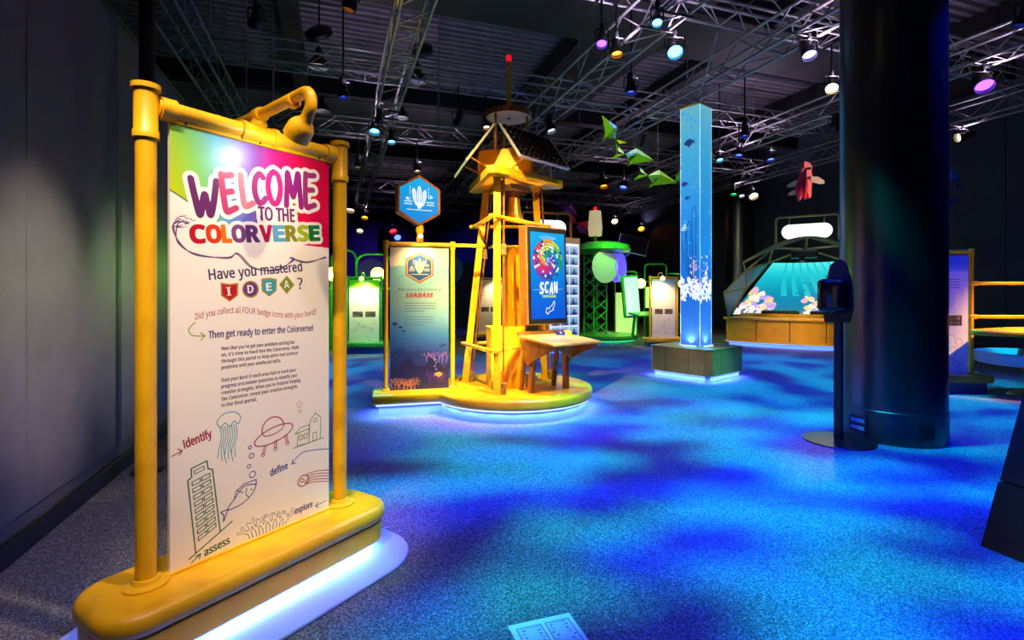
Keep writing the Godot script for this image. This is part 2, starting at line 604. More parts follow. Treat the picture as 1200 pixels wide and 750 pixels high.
func print_welcome() -> Image:
	rng.seed = 11
	var W := 850
	var H := 2048
	var white := Color(0.94, 0.92, 0.9)
	var cv := Canvas.new(W, H, white)
	# the spray of colour over the head of the panel: yellow green, aqua, violet, crimson
	var stops := [Color(0.72, 0.8, 0.1), Color(0.5, 0.78, 0.35), Color(0.35, 0.68, 0.85), Color(0.42, 0.38, 0.75), Color(0.62, 0.12, 0.5), Color(0.82, 0.05, 0.33), Color(0.86, 0.03, 0.28)]
	for y in 500:
		for xb in range(0, W, 5):
			var u := float(xb) / W
			var v := float(y) / 500.0
			var lim := 300.0 + 500.0 * u if u < 0.36 else 480.0 + 20.0 * u
			if y > lim:
				continue
			var t := clampf(u * 0.95 - v * 0.25 + 0.12 + v * u * 0.55, 0.0, 0.999) * (stops.size() - 1)
			var c: Color = stops[int(t)].lerp(stops[mini(int(t) + 1, stops.size() - 1)], t - int(t))
			if u < 0.5:
				c = c.lerp(Color(0.4, 0.45, 0.78), clampf(v * 1.6 - 0.75, 0, 1) * clampf(u * 3.0 - 0.3, 0, 1))
			cv.im.fill_rect(Rect2i(xb, y, 5, 1), c)
	var ink := Color(0.2, 0.12, 0.3)
	cv.line([Vector2(0, 300), Vector2(80, 345), Vector2(160, 400)], 5, ink)
	# scribbled cloud
	var scr := Color(0.36, 0.24, 0.47)
	for k in 3:
		var j := Vector2(rng.randf_range(-6, 6), rng.randf_range(-6, 6))
		cv.curve([Vector2(40, 440) + j, Vector2(20, 470) + j * 2, Vector2(40, 540) - j, Vector2(120, 590) + j, Vector2(260, 590) - j, Vector2(310, 572) + j, Vector2(390, 640) + j, Vector2(520, 640) - j, Vector2(620, 585) + j, Vector2(600, 575), Vector2(700, 590) - j, Vector2(830, 560) + j], 5, scr)
	for k in 40:
		var a := Vector2(rng.randf_range(15, 130), rng.randf_range(415, 470))
		cv.line([a, a + Vector2(rng.randf_range(8, 30), rng.randf_range(-10, 12))], 4, scr)
	# WELCOME, letters dancing up to the right
	var grad := [Color(0.38, 0.16, 0.4), Color(0.68, 0.25, 0.45), Color(0.8, 0.45, 0.55), Color(0.6, 0.2, 0.5), Color(0.72, 0.15, 0.5), Color(0.55, 0.14, 0.5), Color(0.62, 0.2, 0.45)]
	brush_word(cv, white, [])
	write(cv, "TO THE", Vector2(420, 385), 68, white, "bold", -0.06, 205, 0.0, 24.0)
	var cl := [Color(0.7, 0.08, 0.16), Color(0.82, 0.22, 0.1), Color(0.9, 0.42, 0.08), Color(0.45, 0.26, 0.52), Color(0.35, 0.2, 0.45), Color(0.68, 0.08, 0.3), Color(0.35, 0.62, 0.78), Color(0.5, 0.52, 0.16), Color(0.62, 0.72, 0.14), Color(0.06, 0.45, 0.22)]
	var word := "COLORVERSE"
	for pas in 2:
		var x := 90.0
		for k in 10:
			var y := 534.0 - (x - 90.0) * 0.105
			var wd := 42.0 if word[k] == "L" else 66.0
			if pas == 0:
				write(cv, word[k], Vector2(x, y), 82, white, "bold", -0.1, wd, 0.0, 22.0)
			else:
				write(cv, word[k], Vector2(x, y), 82, cl[k], "bold", -0.1, wd, 0.0, 4.0)
			x += wd + 7.0
	brush_word(cv, white, grad)
	write(cv, "TO THE", Vector2(420, 385), 68, Color(0.42, 0.16, 0.42), "regular", -0.06, 205, 0.0, 3.0)
	# body text
	write(cv, "Have you mastered", Vector2(172, 704), 50, Color(0.18, 0.16, 0.36), "regular", -0.12, 505, 0.0, 1.2)
	var bc := [[268, 760, Color(0.7, 0.1, 0.16), "I"], [375, 748, Color(0.38, 0.2, 0.5), "D"], [476, 736, Color(0.2, 0.6, 0.66), "E"], [578, 722, Color(0.42, 0.56, 0.12), "A"]]
	for k in 4:
		var b: Array = bc[k]
		var c := Vector2(b[0], b[1])
		for pas in 2:
			var r := 44.0 if pas == 0 else 36.0
			var col: Color = Color(0.66, 0.52, 0.2) if pas == 0 else b[2]
			if k == 1:
				cv.disc(c, r, col)
			elif k == 3:
				cv.poly(PackedVector2Array([c + Vector2(0, -r * 1.15), c + Vector2(r * 1.05, 0), c + Vector2(0, r * 1.15), c + Vector2(-r * 1.05, 0)]), col)
			else:
				cv.poly(PackedVector2Array([c + Vector2(-r, -r), c + Vector2(0, -r * (0.85 if k == 0 else 1.15)), c + Vector2(r, -r), c + Vector2(r * 0.95, r * 0.45), c + Vector2(0, r * 1.15), c + Vector2(-r * 0.95, r * 0.45)]), col)
		write(cv, b[3], c + Vector2(-15, 21), 42, white, "serifbold" if k == 0 else "bold", -0.1, 26 if k == 0 else 32)
	write(cv, "?", Vector2(645, 745), 62, Color(0.2, 0.14, 0.34), "regular", -0.1)
	write(cv, "Did you collect all FOUR badge icons with your band?", Vector2(108, 893), 30, Color(0.6, 0.1, 0.16), "regular", -0.02, 655, 0.0, 0.0, Vector2(-22, TAU / 700.0))
	cv.curve([Vector2(108, 905), Vector2(80, 935), Vector2(95, 965), Vector2(150, 972)], 5, Color(0.55, 0.6, 0.2))
	cv.line([Vector2(130, 955), Vector2(152, 972), Vector2(132, 990)], 5, Color(0.55, 0.6, 0.2))
	write(cv, "Then get ready to enter the Colorverse!", Vector2(168, 984), 33, Color(0.14, 0.16, 0.4), "regular", 0.0, 575, 0.0, 0.8)
	var para := ["Now that you've got your problem-solving hat", "on, it's time to head into the Colorverse. Walk", "through this portal to help solve real science", "problems with your newfound skills.", "", "Scan your band in each area Hub to track your", "progress and answer questions to identify your", "creative strengths. When you're finished helping", "the Colorverse, reveal your creative strengths", "in the final portal."]
	for k in para.size():
		if para[k] != "":
			write(cv, para[k], Vector2(228, 1048 + k * 31), 18, Color(0.2, 0.14, 0.3), "bold", 0.0, 415.0 * para[k].length() / 46.0)
	# drawings
	var teal := Color(0.3, 0.62, 0.68)
	cv.oval(Vector2(265, 1400), 58, 42, 5, teal, 0.0, PI, TAU)
	cv.curve([Vector2(207, 1400), Vector2(222, 1425), Vector2(245, 1408), Vector2(268, 1428), Vector2(290, 1408), Vector2(310, 1425), Vector2(323, 1400)], 5, teal)
	for k in 8:
		var x := 222.0 + k * 11
		cv.curve([Vector2(x, 1425), Vector2(x + 6, 1480), Vector2(x - 6, 1530), Vector2(x - 12 + (k % 3) * 10, 1570 + (k % 3) * 18)], 4.5, teal)
	var red := Color(0.62, 0.12, 0.18)
	write(cv, "identify", Vector2(62, 1486), 40, red, "regular", -0.2, 125, 0.0, 1.5)
	cv.line([Vector2(8, 1508), Vector2(50, 1494)], 5, red)
	cv.line([Vector2(34, 1482), Vector2(52, 1493), Vector2(40, 1510)], 5, red)
	cv.oval(Vector2(505, 1525), 112, 40, 6, red, -0.22)
	cv.oval(Vector2(498, 1490), 62, 60, 6, red, -0.15, PI * 0.96, TAU * 1.02)
	cv.oval(Vector2(500, 1502), 58, 20, 5, red, -0.18, 0.1, PI)
	for k in 3:
		var a := Vector2(450 + k * 58, 1572 - k * 14)
		cv.line([a, a + Vector2(-14 + k * 12, 42)], 5, red)
		cv.line([a + Vector2(12, -2), a + Vector2(-4 + k * 12, 42)], 5, red)
		cv.oval(a + Vector2(-8 + k * 12, 46), 9, 7, 4, red)
	var ol := Color(0.45, 0.55, 0.15)
	for hs in [[[640, 1560], [648, 1490], [715, 1480], [715, 1560]], [[715, 1560], [722, 1440], [758, 1400], [795, 1432], [790, 1556]], [[628, 1492], [660, 1464], [718, 1458], [718, 1480]], [[655, 1508], [675, 1506], [674, 1530], [654, 1532]], [[684, 1505], [704, 1503], [703, 1528], [683, 1530]], [[742, 1556], [743, 1512], [766, 1510], [766, 1555]]]:
		var q := []
		for p in hs:
			q.append(Vector2(p[0], p[1] + 60))
		cv.loop(q, 4.5, ol)
	cv.oval(Vector2(758, 1500), 11, 11, 4, ol)
	cv.line([Vector2(615, 1628), Vector2(815, 1614)], 5, ol)
	for st in [[655, 1392, 22], [660, 1430, 12]]:
		var q := []
		for k in 10:
			var r: float = st[2] if k % 2 == 0 else st[2] * 0.45
			q.append(Vector2(st[0], st[1]) + Vector2(sin(TAU * k / 10), -cos(TAU * k / 10)) * r)
		cv.loop(q, 3, Color(0.8, 0.66, 0.4))
	var gr := Color(0.08, 0.38, 0.22)
	var tower := [Vector2(110, 1990), Vector2(75, 1640), Vector2(92, 1628), Vector2(90, 1588), Vector2(160, 1570), Vector2(166, 1610), Vector2(186, 1618), Vector2(222, 1930)]
	cv.line(tower, 6, gr)
	cv.loop([Vector2(103, 1602), Vector2(146, 1591), Vector2(149, 1607), Vector2(106, 1618)], 4, gr)
	for k in 9:
		var f := k / 9.0
		var a := Vector2(90, 1652).lerp(Vector2(121, 1955), f)
		var b := Vector2(176, 1632).lerp(Vector2(208, 1912), f)
		for s in 2:
			var p := a.lerp(b, 0.04 + 0.5 * s)
			var q := a.lerp(b, 0.46 + 0.5 * s)
			cv.loop([p, q, q + Vector2(2, 18), p + Vector2(2, 18)], 4.5, gr)
	cv.line([Vector2(82, 2006), Vector2(280, 1905)], 6, gr)
	var nv := Color(0.18, 0.22, 0.5)
	for b in [[372, 1560, 8], [380, 1605, 12], [366, 1655, 9], [384, 1702, 16]]:
		cv.oval(Vector2(b[0], b[1]), b[2], b[2], 4.5, nv)
	var F := Vector2(320, 1800)
	cv.curve([F + Vector2(85, -42), F + Vector2(20, -50), F + Vector2(-30, 0), F + Vector2(-62, 40), F + Vector2(10, 34), F + Vector2(65, 0), F + Vector2(85, -42)], 5, nv)
	cv.loop([F + Vector2(-60, 38), F + Vector2(-95, 40), F + Vector2(-80, 58), F + Vector2(-82, 92)], 5, nv)
	cv.line([F + Vector2(-30, 0), F + Vector2(-18, -40), F + Vector2(20, -62), F + Vector2(84, -66), F + Vector2(85, -42)], 5, nv)
	cv.line([F + Vector2(-15, -40), F + Vector2(15, -20)], 4, nv)
	cv.disc(F + Vector2(60, -22), 4, nv)
	cv.curve([F + Vector2(36, -36), F + Vector2(30, -10), F + Vector2(44, 12)], 4, nv)
	write(cv, "define", Vector2(485, 1742), 36, nv, "regular", -0.14, 100, 0.0, 1.2)
	cv.curve([Vector2(612, 1712), Vector2(630, 1690), Vector2(680, 1665), Vector2(760, 1672), Vector2(850, 1690)], 4.5, nv)
	cv.line([Vector2(612, 1690), Vector2(611, 1714), Vector2(634, 1712)], 4.5, nv)
	cv.oval(Vector2(680, 1826), 34, 30, 6, red)
	cv.oval(Vector2(672, 1822), 12, 10, 5, red)
	cv.oval(Vector2(694, 1838), 8, 7, 4, red)
	for k in 5:
		cv.curve([Vector2(700 + k % 2 * 6, 1798 + k * 13), Vector2(760, 1796 + k * 15), Vector2(850, 1815 + k * 17)], 4.5, red)
	var cb := Color(0.36, 0.5, 0.72)
	for pas in 2:
		rng.seed = 40
		for k in 6:
			coral(cv, Vector2(385 + k * 34, 2048), -0.3 + k * 0.12, 62, 22 if pas == 0 else 12, cb if pas == 0 else white, 2)
	write(cv, "explore", Vector2(628, 1996), 34, nv, "regular", -0.03, 110, 0.0, 1.2)
	cv.line([Vector2(760, 1996), Vector2(835, 1990)], 4.5, nv)
	cv.line([Vector2(778, 1980), Vector2(758, 1996), Vector2(780, 2010)], 4.5, nv)
	write(cv, "assess", Vector2(150, 2022), 36, gr, "regular", -0.12, 120, 0.0, 1.4)
	cv.curve([Vector2(82, 2046), Vector2(95, 2026), Vector2(130, 2004)], 5, gr)
	cv.line([Vector2(108, 2006), Vector2(132, 2002), Vector2(126, 2024)], 5, gr)
	return cv.im

func sponge(cv: Canvas, c: Vector2, s: float, fill: Color, edge: Color) -> void:     # the tube sponge emblem
	for t in [[-0.3, -0.05, 0.2], [0.3, 0.02, -0.2], [0.0, -0.2, 0.0]]:
		var q := PackedVector2Array()
		for k in 20:
			var a := TAU * k / 20
			q.append(c + Vector2(t[0], t[1]) * s + Vector2(cos(a) * 0.19 * s, sin(a) * 0.62 * s).rotated(-t[2]))
		cv.poly(q, fill)
		cv.loop(Array(q), maxf(2.0, s * 0.035), edge)
		for o in [-0.07, 0.06]:
			cv.line([c + Vector2(t[0] + o, t[1] - 0.42) * s, c + Vector2(t[0] * 0.7 + o, t[1] + 0.42) * s], maxf(1.5, s * 0.03), edge)
	cv.poly(PackedVector2Array([c + Vector2(-0.22, 0.35) * s, c + Vector2(0.22, 0.35) * s, c + Vector2(0.1, 0.75) * s, c + Vector2(-0.1, 0.75) * s]), fill)

func emblem(cv: Canvas, c: Vector2, s: float, sea: Color, ink: Color) -> void:
	sponge(cv, c + Vector2(0, -0.05 * s), s * 0.8, ink, sea)
	for d in [-1.0, 1.0]:
		fish_print(cv, c + Vector2(0.62 * d, -0.12 if d > 0 else 0.02) * s, s * 0.3, ink)
		cv.disc(c + Vector2(0.58 * d, -0.13 if d > 0 else 0.01) * s, s * 0.05, sea)
		for k in 2:
			var y := c.y + (0.18 + k * 0.14) * s
			var q := []
			for j in 7:
				q.append(Vector2(c.x + (0.62 * d + (j - 3) * 0.07) * s, y + (0.025 if j % 2 == 0 else -0.025) * s))
			cv.line(q, maxf(2.0, s * 0.04), ink)
		for k in 4:
			cv.disc(c + Vector2(0.52 * d, -0.6 + k * 0.12) * s, s * 0.03, ink)
	cv.line([c + Vector2(-0.7, 0.62) * s, c + Vector2(0.7, 0.62) * s], maxf(2.0, s * 0.035), ink)

func hexagon(c: Vector2, r: float) -> PackedVector2Array:
	var q := PackedVector2Array()
	for k in 6:
		q.append(c + Vector2(sin(TAU * k / 6), -cos(TAU * k / 6)) * r)
	return q

func word_lines(cv: Canvas, x: float, y: float, wid: float, n: int, gap: float, th: float, col: Color) -> void:    # text too small to read: rows of word-long dashes
	for k in n:
		var end := x + wid * (1.0 if k < n - 1 else rng.randf_range(0.45, 0.8))
		var p := x
		while p < end:
			var l := rng.randf_range(10, 34)
			cv.line([Vector2(p, y + k * gap), Vector2(minf(p + l, end), y + k * gap)], th, col)
			p += l + 7

func print_seabase() -> Image:
	rng.seed = 5
	var cv := Canvas.new(480, 1180, Color(0.9, 0.84, 0.72))
	var sea := Color(0.5, 0.72, 0.7)
	var o := PackedVector2Array([Vector2(0, 175)])
	for k in 21:
		o.append(Vector2(k * 24, 150 - 45 * sin(PI * (k - 4) / 12.0) if k > 3 and k < 17 else 150.0 + 30 * absf(k - 10) / 10.0 - 20))
	o.append_array([Vector2(480, 1180), Vector2(0, 1180)])
	cv.poly(o, sea)
	cv.rows(Rect2(0, 200, 480, 980), [[0.0, sea], [0.25, Color(0.56, 0.72, 0.66)], [0.4, Color(0.42, 0.64, 0.72)], [0.55, Color(0.22, 0.46, 0.68)], [0.72, Color(0.16, 0.22, 0.5)], [1.0, Color(0.12, 0.1, 0.24)]])
	cv.poly(hexagon(Vector2(238, 165), 132), Color(0.5, 0.12, 0.2))
	cv.poly(hexagon(Vector2(238, 165), 122), Color(0.88, 0.62, 0.3))
	cv.poly(hexagon(Vector2(238, 165), 112), Color(0.16, 0.3, 0.5))
	emblem(cv, Vector2(238, 160), 100, Color(0.16, 0.3, 0.5), Color(0.9, 0.86, 0.62))
	write(cv, "Welcome to the Colorverse", Vector2(60, 360), 24, Color(0.3, 0.3, 0.36), "regular", 0.0, 355)
	write(cv, "SEABASE", Vector2(122, 414), 36, Color(0.66, 0.1, 0.2), "bold", 0.0, 225, 0.22, 1.0)
	word_lines(cv, 118, 462, 255, 4, 22, 5, Color(0.28, 0.34, 0.4))
	word_lines(cv, 118, 578, 235, 4, 22, 5, Color(0.26, 0.36, 0.46))
	for f in [[60, 250], [95, 236]]:
		cv.oval(Vector2(f[0], f[1]), 18, 8, 3, Color(0.35, 0.55, 0.58), -0.2)
	for k in 4:
		cv.disc(Vector2(415, 200 + k * 42), 8, Color(0.72, 0.8, 0.62))
	var navy := Color(0.13, 0.2, 0.42)
	for f in [[38, 632, 46], [82, 660, 34], [110, 692, 28], [440, 815, 34], [415, 825, 26]]:
		fish_print(cv, Vector2(f[0], f[1]), f[2], Color(0.1, 0.16, 0.36))
	for k in 9:
		coral(cv, Vector2(20 + k * 38, 980), rng.randf_range(-0.3, 0.3), 62, 16, navy, 3)
	for k in 6:
		coral(cv, Vector2(300 + k * 32, 960), rng.randf_range(-0.2, 0.2), 46, 8, Color(0.5, 0.36, 0.6), 2)
	var hill := PackedVector2Array([Vector2(0, 1180)])
	for k in 13:
		hill.append(Vector2(k * 40, 960 + 40 * sin(k * 1.3) + 20 * sin(k * 2.9)))
	hill.append(Vector2(480, 1180))
	cv.poly(hill, Color(0.14, 0.12, 0.28))
	for k in 6:
		coral(cv, Vector2(rng.randf_range(200, 470), 1130), rng.randf_range(-0.4, 0.4), 46, 8, Color(0.3, 0.14, 0.4), 3)
	for k in 10:
		coral(cv, Vector2(20 + k * 20, 1180), rng.randf_range(-0.5, 0.5), 46, 7, Color(0.72, 0.42, 0.3), 3)
	fish_print(cv, Vector2(395, 1060), 70, Color(0.82, 0.55, 0.2), -1.0)
	for k in 4:
		cv.oval(Vector2(365 + k % 2 * 10, 935 + k * 28), 7, 7, 3, Color(0.6, 0.6, 0.7))
	return cv.im

func print_story(tint: Color, sd: int) -> Image:      # a white info panel: coloured head, two photographs, faint sketches
	rng.seed = sd
	var cv := Canvas.new(256, 620, Color(0.93, 0.9, 0.88))
	cv.rows(Rect2(0, 0, 256, 90), [[0.0, tint], [0.6, tint], [1.0, tint.lerp(Color(0.93, 0.9, 0.88), 0.7)]])
	word_lines(cv, 40, 130, 170, 5, 14, 4, Color(0.55, 0.5, 0.5))
	for k in 2:
		var x := 30 + k * 108
		cv.im.fill_rect(Rect2i(x, 318, 86, 54), Color(0.2, 0.16, 0.2))
		for j in 8:
			cv.im.fill_rect(Rect2i(x + 6 + (j % 4) * 19, 324 + (j / 4) * 24, 14, 18), Color(0.6, 0.5, 0.45).darkened(rng.randf() * 0.5))
	for k in 16:
		var c := Vector2(rng.randf_range(20, 236), rng.randf_range(410, 600))
		cv.oval(c, rng.randf_range(8, 28), rng.randf_range(8, 24), 2.5, Color(0.62, 0.56, 0.6), rng.randf() * 3.0, 0, rng.randf_range(3, 6.2))
	return cv.im

func print_screen() -> Image:
	rng.seed = 3
	var cv := Canvas.new(600, 1080, Color(0.05, 0.45, 0.85))
	cv.rows(Rect2(0, 0, 600, 1080), [[0.0, Color(0.1, 0.62, 0.88)], [0.4, Color(0.04, 0.5, 0.86)], [1.0, Color(0.05, 0.32, 0.8)]])
	for k in 5:
		cv.curve([Vector2(150 + k * 20, 60 + k * 9), Vector2(300, 40 + k * 12), Vector2(460 - k * 15, 66 + k * 5)], 3, Color(0.75, 0.9, 0.95))
	var c := Vector2(300, 340)
	var hues := [Color(0.85, 0.1, 0.3), Color(0.9, 0.25, 0.2), Color(0.95, 0.6, 0.1), Color(0.85, 0.85, 0.2), Color(0.4, 0.75, 0.2), Color(0.1, 0.6, 0.3), Color(0.1, 0.55, 0.75), Color(0.25, 0.3, 0.75), Color(0.5, 0.2, 0.65), Color(0.75, 0.15, 0.5)]
	cv.disc(c, 262, Color(0.08, 0.3, 0.6))
	for ring in 6:
		var r1 := 258.0 - ring * 36.0
		var r0 := r1 - 29.0
		for k in 40:
			if rng.randf() < 0.1:
				continue
			var t0 := TAU * k / 40.0
			var t1 := TAU * (k + 0.92) / 40.0
			var col: Color = hues[int(k / 4.0 + ring * 0.7 + 5) % 10]
			col = col.lerp(Color.WHITE, 0.85 if rng.randf() < 0.16 else 0.0)
			cv.poly(PackedVector2Array([c + Vector2(cos(t0), sin(t0)) * r0, c + Vector2(cos(t0), sin(t0)) * r1, c + Vector2(cos(t1), sin(t1)) * r1, c + Vector2(cos(t1), sin(t1)) * r0]), col)
	cv.disc(c, 44, Color(0.1, 0.35, 0.7))
	cv.oval(c, 30, 30, 5, Color(0.8, 0.92, 1.0))
	cv.oval(c, 14, 16, 6, Color(0.8, 0.92, 1.0))
	var wh := Color(0.96, 0.98, 1.0)
	cv.line([Vector2(40, 716), Vector2(560, 706)], 5, Color(0.6, 0.85, 1.0))
	for k in 4:
		write(cv, "SCAN"[k], Vector2(150 + k * 82, 768 - (k % 2) * 12), 140, wh, "bold", -0.05 + 0.04 * (k % 3), 62, 0.08, 3.0)
	write(cv, "YOUR BAND!", Vector2(190, 812), 30, Color(0.72, 0.92, 0.4), "bold", 0.0, 240, 0.0, 1.0)
	cv.curve([Vector2(250, 1000), Vector2(265, 940), Vector2(300, 955), Vector2(330, 925), Vector2(362, 905), Vector2(398, 858), Vector2(404, 905), Vector2(372, 950), Vector2(385, 965), Vector2(330, 985), Vector2(298, 1000), Vector2(282, 1020), Vector2(250, 1000)], 9, wh)
	return cv.im

func print_hex() -> Image:
	var cv := Canvas.new(400, 460, Color(0.04, 0.58, 0.86))
	cv.rows(Rect2(0, 0, 400, 460), [[0.0, Color(0.08, 0.66, 0.88)], [1.0, Color(0.03, 0.5, 0.86)]])
	emblem(cv, Vector2(200, 215), 165, Color(0.06, 0.58, 0.86), Color(0.92, 0.97, 1.0))
	return cv.im

func print_tower(sd: int, fishes: bool) -> Image:
	rng.seed = sd
	var cv := Canvas.new(180, 2000, Color(0.2, 0.6, 0.85))
	cv.rows(Rect2(0, 0, 180, 2000), [[0.0, Color(0.38, 0.68, 0.76)], [0.25, Color(0.2, 0.6, 0.82)], [0.55, Color(0.12, 0.52, 0.85)], [0.75, Color(0.1, 0.42, 0.85)], [1.0, Color(0.25, 0.5, 0.88)]])
	for k in 70:
		cv.disc(Vector2(rng.randf() * 180, rng.randf_range(20, 1350)), rng.randf_range(4, 16), Color(0.18, 0.6, 0.86).lerp(Color(0.36, 0.7, 0.88), rng.randf() * 0.4))
	if fishes:
		fish_print(cv, Vector2(82, 300), 105, Color(0.05, 0.2, 0.42))
		fish_print(cv, Vector2(36, 640), 70, Color(0.18, 0.16, 0.52))
		fish_print(cv, Vector2(62, 760), 56, Color(0.06, 0.3, 0.58))
	var pk := Color(0.78, 0.72, 0.92)
	for k in 26:
		cv.disc(Vector2(rng.randf_range(90 if fishes else 10, 175), rng.randf_range(1250, 1480)), rng.randf_range(4, 13), pk)
	for k in 30:
		var x := rng.randf_range(-10, 190)
		var y := 1480.0 + 50.0 * sin(x * 0.05 + sd) + rng.randf_range(-50, 40)
		cv.disc(Vector2(x, y), rng.randf_range(8, 22), Color(0.93, 0.95, 1.0))
	for k in 8:
		coral(cv, Vector2(10 + k * 24, 1510 + 40 * sin(k * 1.7)), PI + rng.randf_range(-0.7, 0.3), 46, 24, Color(0.93, 0.95, 1.0), 2 if k % 3 else 1)
	if fishes:
		var dk := Color(0.05, 0.14, 0.4)
		for t in [[30, 1040, 0.0], [78, 1000, -0.03], [128, 880, 0.1]]:
			var b := Vector2(118, 1440)
			cv.curve([Vector2(t[0] - 20, t[1]), Vector2(t[0] - 16, 1180), b.lerp(Vector2(t[0] - 16, 1300), 0.6), b + Vector2(-8, 0)], 4.5, dk)
			cv.curve([Vector2(t[0] - 20, t[1]), Vector2(t[0], t[1] - 40), Vector2(t[0] + 18, t[1] + 4), Vector2(t[0] + 14, 1200), b.lerp(Vector2(t[0] + 16, 1320), 0.5), b], 4.5, dk)
		for k in 8:
			cv.oval(Vector2(26 + rng.randf_range(-20, 20), 1010 + rng.randf_range(-20, 20)), 12, 12, 3, Color(0.8, 0.95, 1.0))
	return cv.im

func print_reef() -> Image:
	rng.seed = 21
	var cv := Canvas.new(900, 560, Color(0.05, 0.6, 0.65))
	cv.rows(Rect2(0, 0, 900, 560), [[0.0, Color(0.3, 0.86, 0.84)], [0.25, Color(0.08, 0.7, 0.74)], [0.6, Color(0.04, 0.52, 0.64)], [0.85, Color(0.1, 0.46, 0.62)], [1.0, Color(0.3, 0.5, 0.66)]])
	for k in 7:
		var x := 180.0 + k * 90
		cv.poly(PackedVector2Array([Vector2(x, 0), Vector2(x + 18, 0), Vector2(x + 130, 360), Vector2(x + 80, 360)]), Color(0.12, 0.7, 0.74))
	for k in 150:
		var left := k < 60
		var p := Vector2(rng.randf_range(0, 230) if left else rng.randf_range(430, 900), 0)
		p.y = 560 - rng.randf() * (330.0 - p.x * 0.8 if left else 190.0)
		cv.disc(p, rng.randf_range(10, 30), [Color(0.95, 0.82, 0.8), Color(0.9, 0.65, 0.75), Color(0.96, 0.9, 0.8), Color(0.7, 0.6, 0.85), Color(0.9, 0.8, 0.5)][rng.randi() % 5])
	for k in 8:
		coral(cv, Vector2(250 + k * 22, 560), rng.randf_range(-0.3, 0.3), 38, 7, Color(0.1, 0.5, 0.45), 2)
	for k in 9:
		coral(cv, Vector2(20 + k * 24 if k < 5 else 450 + k * 45, 560), rng.randf_range(-0.4, 0.4), 48, 12, Color(0.98, 0.9, 0.86), 2)
	for k in 7:
		fish_print(cv, Vector2(rng.randf_range(280, 800), rng.randf_range(120, 380)), 26, Color(0.06, 0.4, 0.55))
	return cv.im

func print_photo(sd: int) -> Image:
	rng.seed = sd
	var cv := Canvas.new(96, 96, Color(0.85, 0.9, 0.96))
	cv.rows(Rect2(0, 0, 96, 96), [[0.0, Color(0.72, 0.84, 0.95)], [0.6, Color(0.5, 0.7, 0.9)], [1.0, Color(0.28, 0.42, 0.62)]])
	var dark := Color(0.1, 0.2, 0.4)
	var x := rng.randf_range(30, 60)
	cv.disc(Vector2(x, 38), 11, dark)
	cv.poly(PackedVector2Array([Vector2(x - 24, 96), Vector2(x - 16, 56), Vector2(x + 14, 54), Vector2(x + 28, 96)]), dark)
	for k in 4:
		cv.disc(Vector2(rng.randf() * 96, rng.randf_range(50, 96)), rng.randf_range(5, 12), Color(0.15, 0.32, 0.55))
	return cv.im

func print_sheet() -> Image:
	rng.seed = 9
	var cv := Canvas.new(420, 560, Color(0.88, 0.9, 0.93))
	for k in 2:
		var x := 40 + k * 190
		cv.im.fill_rect(Rect2i(x, 50, 160, 460), Color(0.78, 0.84, 0.9))
		cv.loop([Vector2(x, 50), Vector2(x + 160, 50), Vector2(x + 160, 510), Vector2(x, 510)], 5, Color(0.2, 0.2, 0.35))
		for j in 26:
			var c := Vector2(x + (rng.randf_range(14, 40) if j % 2 else rng.randf_range(116, 146)), 66 + j * 17)
			if j % 3 == 0:
				cv.oval(c, 11, 9, 3, Color(0.2, 0.34, 0.6), rng.randf() * 3)
			else:
				fish_print(cv, c, 24, Color(0.2, 0.36, 0.62))
		cv.line([Vector2(x + 24, 62), Vector2(x + 136, 62)], 4, Color(0.35, 0.45, 0.65))
	return cv.im

# ---------------------------------------------------------------- signs
func stadium_base(t: Node, len: float, dep: float, r: float, top: float, th: float, m_top: Material, m_plinth: Material) -> void:
	part(t, "base", slab_mesh(rect(len, dep, r, 8), top - th * 0.48, top, th * 0.2, 4), m_top)
	part(t, "base_skirt", slab_mesh(rect(len - 0.03, dep - 0.03, r - 0.015, 8), top - th, top - th * 0.48 + 0.004, 0.006, 1), m_top)
	part(t, "plinth", slab_mesh(rect(len - 0.24, dep - 0.2, 0.03, 3), 0.016, top - th + 0.004, 0.004, 1), m_plinth)

func under_led(t: Node, len: float, dep: float, y: float, col: Color, e: float) -> void:
	var h := dep / 2 - 0.07
	var l := len / 2 - 0.1
	for s in [-1.0, 1.0]:
		part(t, "led_strip", bx(Vector3(len - 0.26, 0.012, 0.014), 0.002), M.led, Vector3(0, y, s * h))
		strip(t, Vector3(-l, y - 0.012, s * h), Vector3(l, y - 0.012, s * h), Vector3(0, 0, s), col, e)
		strip(t, Vector3(s * l, y - 0.012, -h), Vector3(s * l, y - 0.012, h), Vector3(s, 0, 0), col, e)

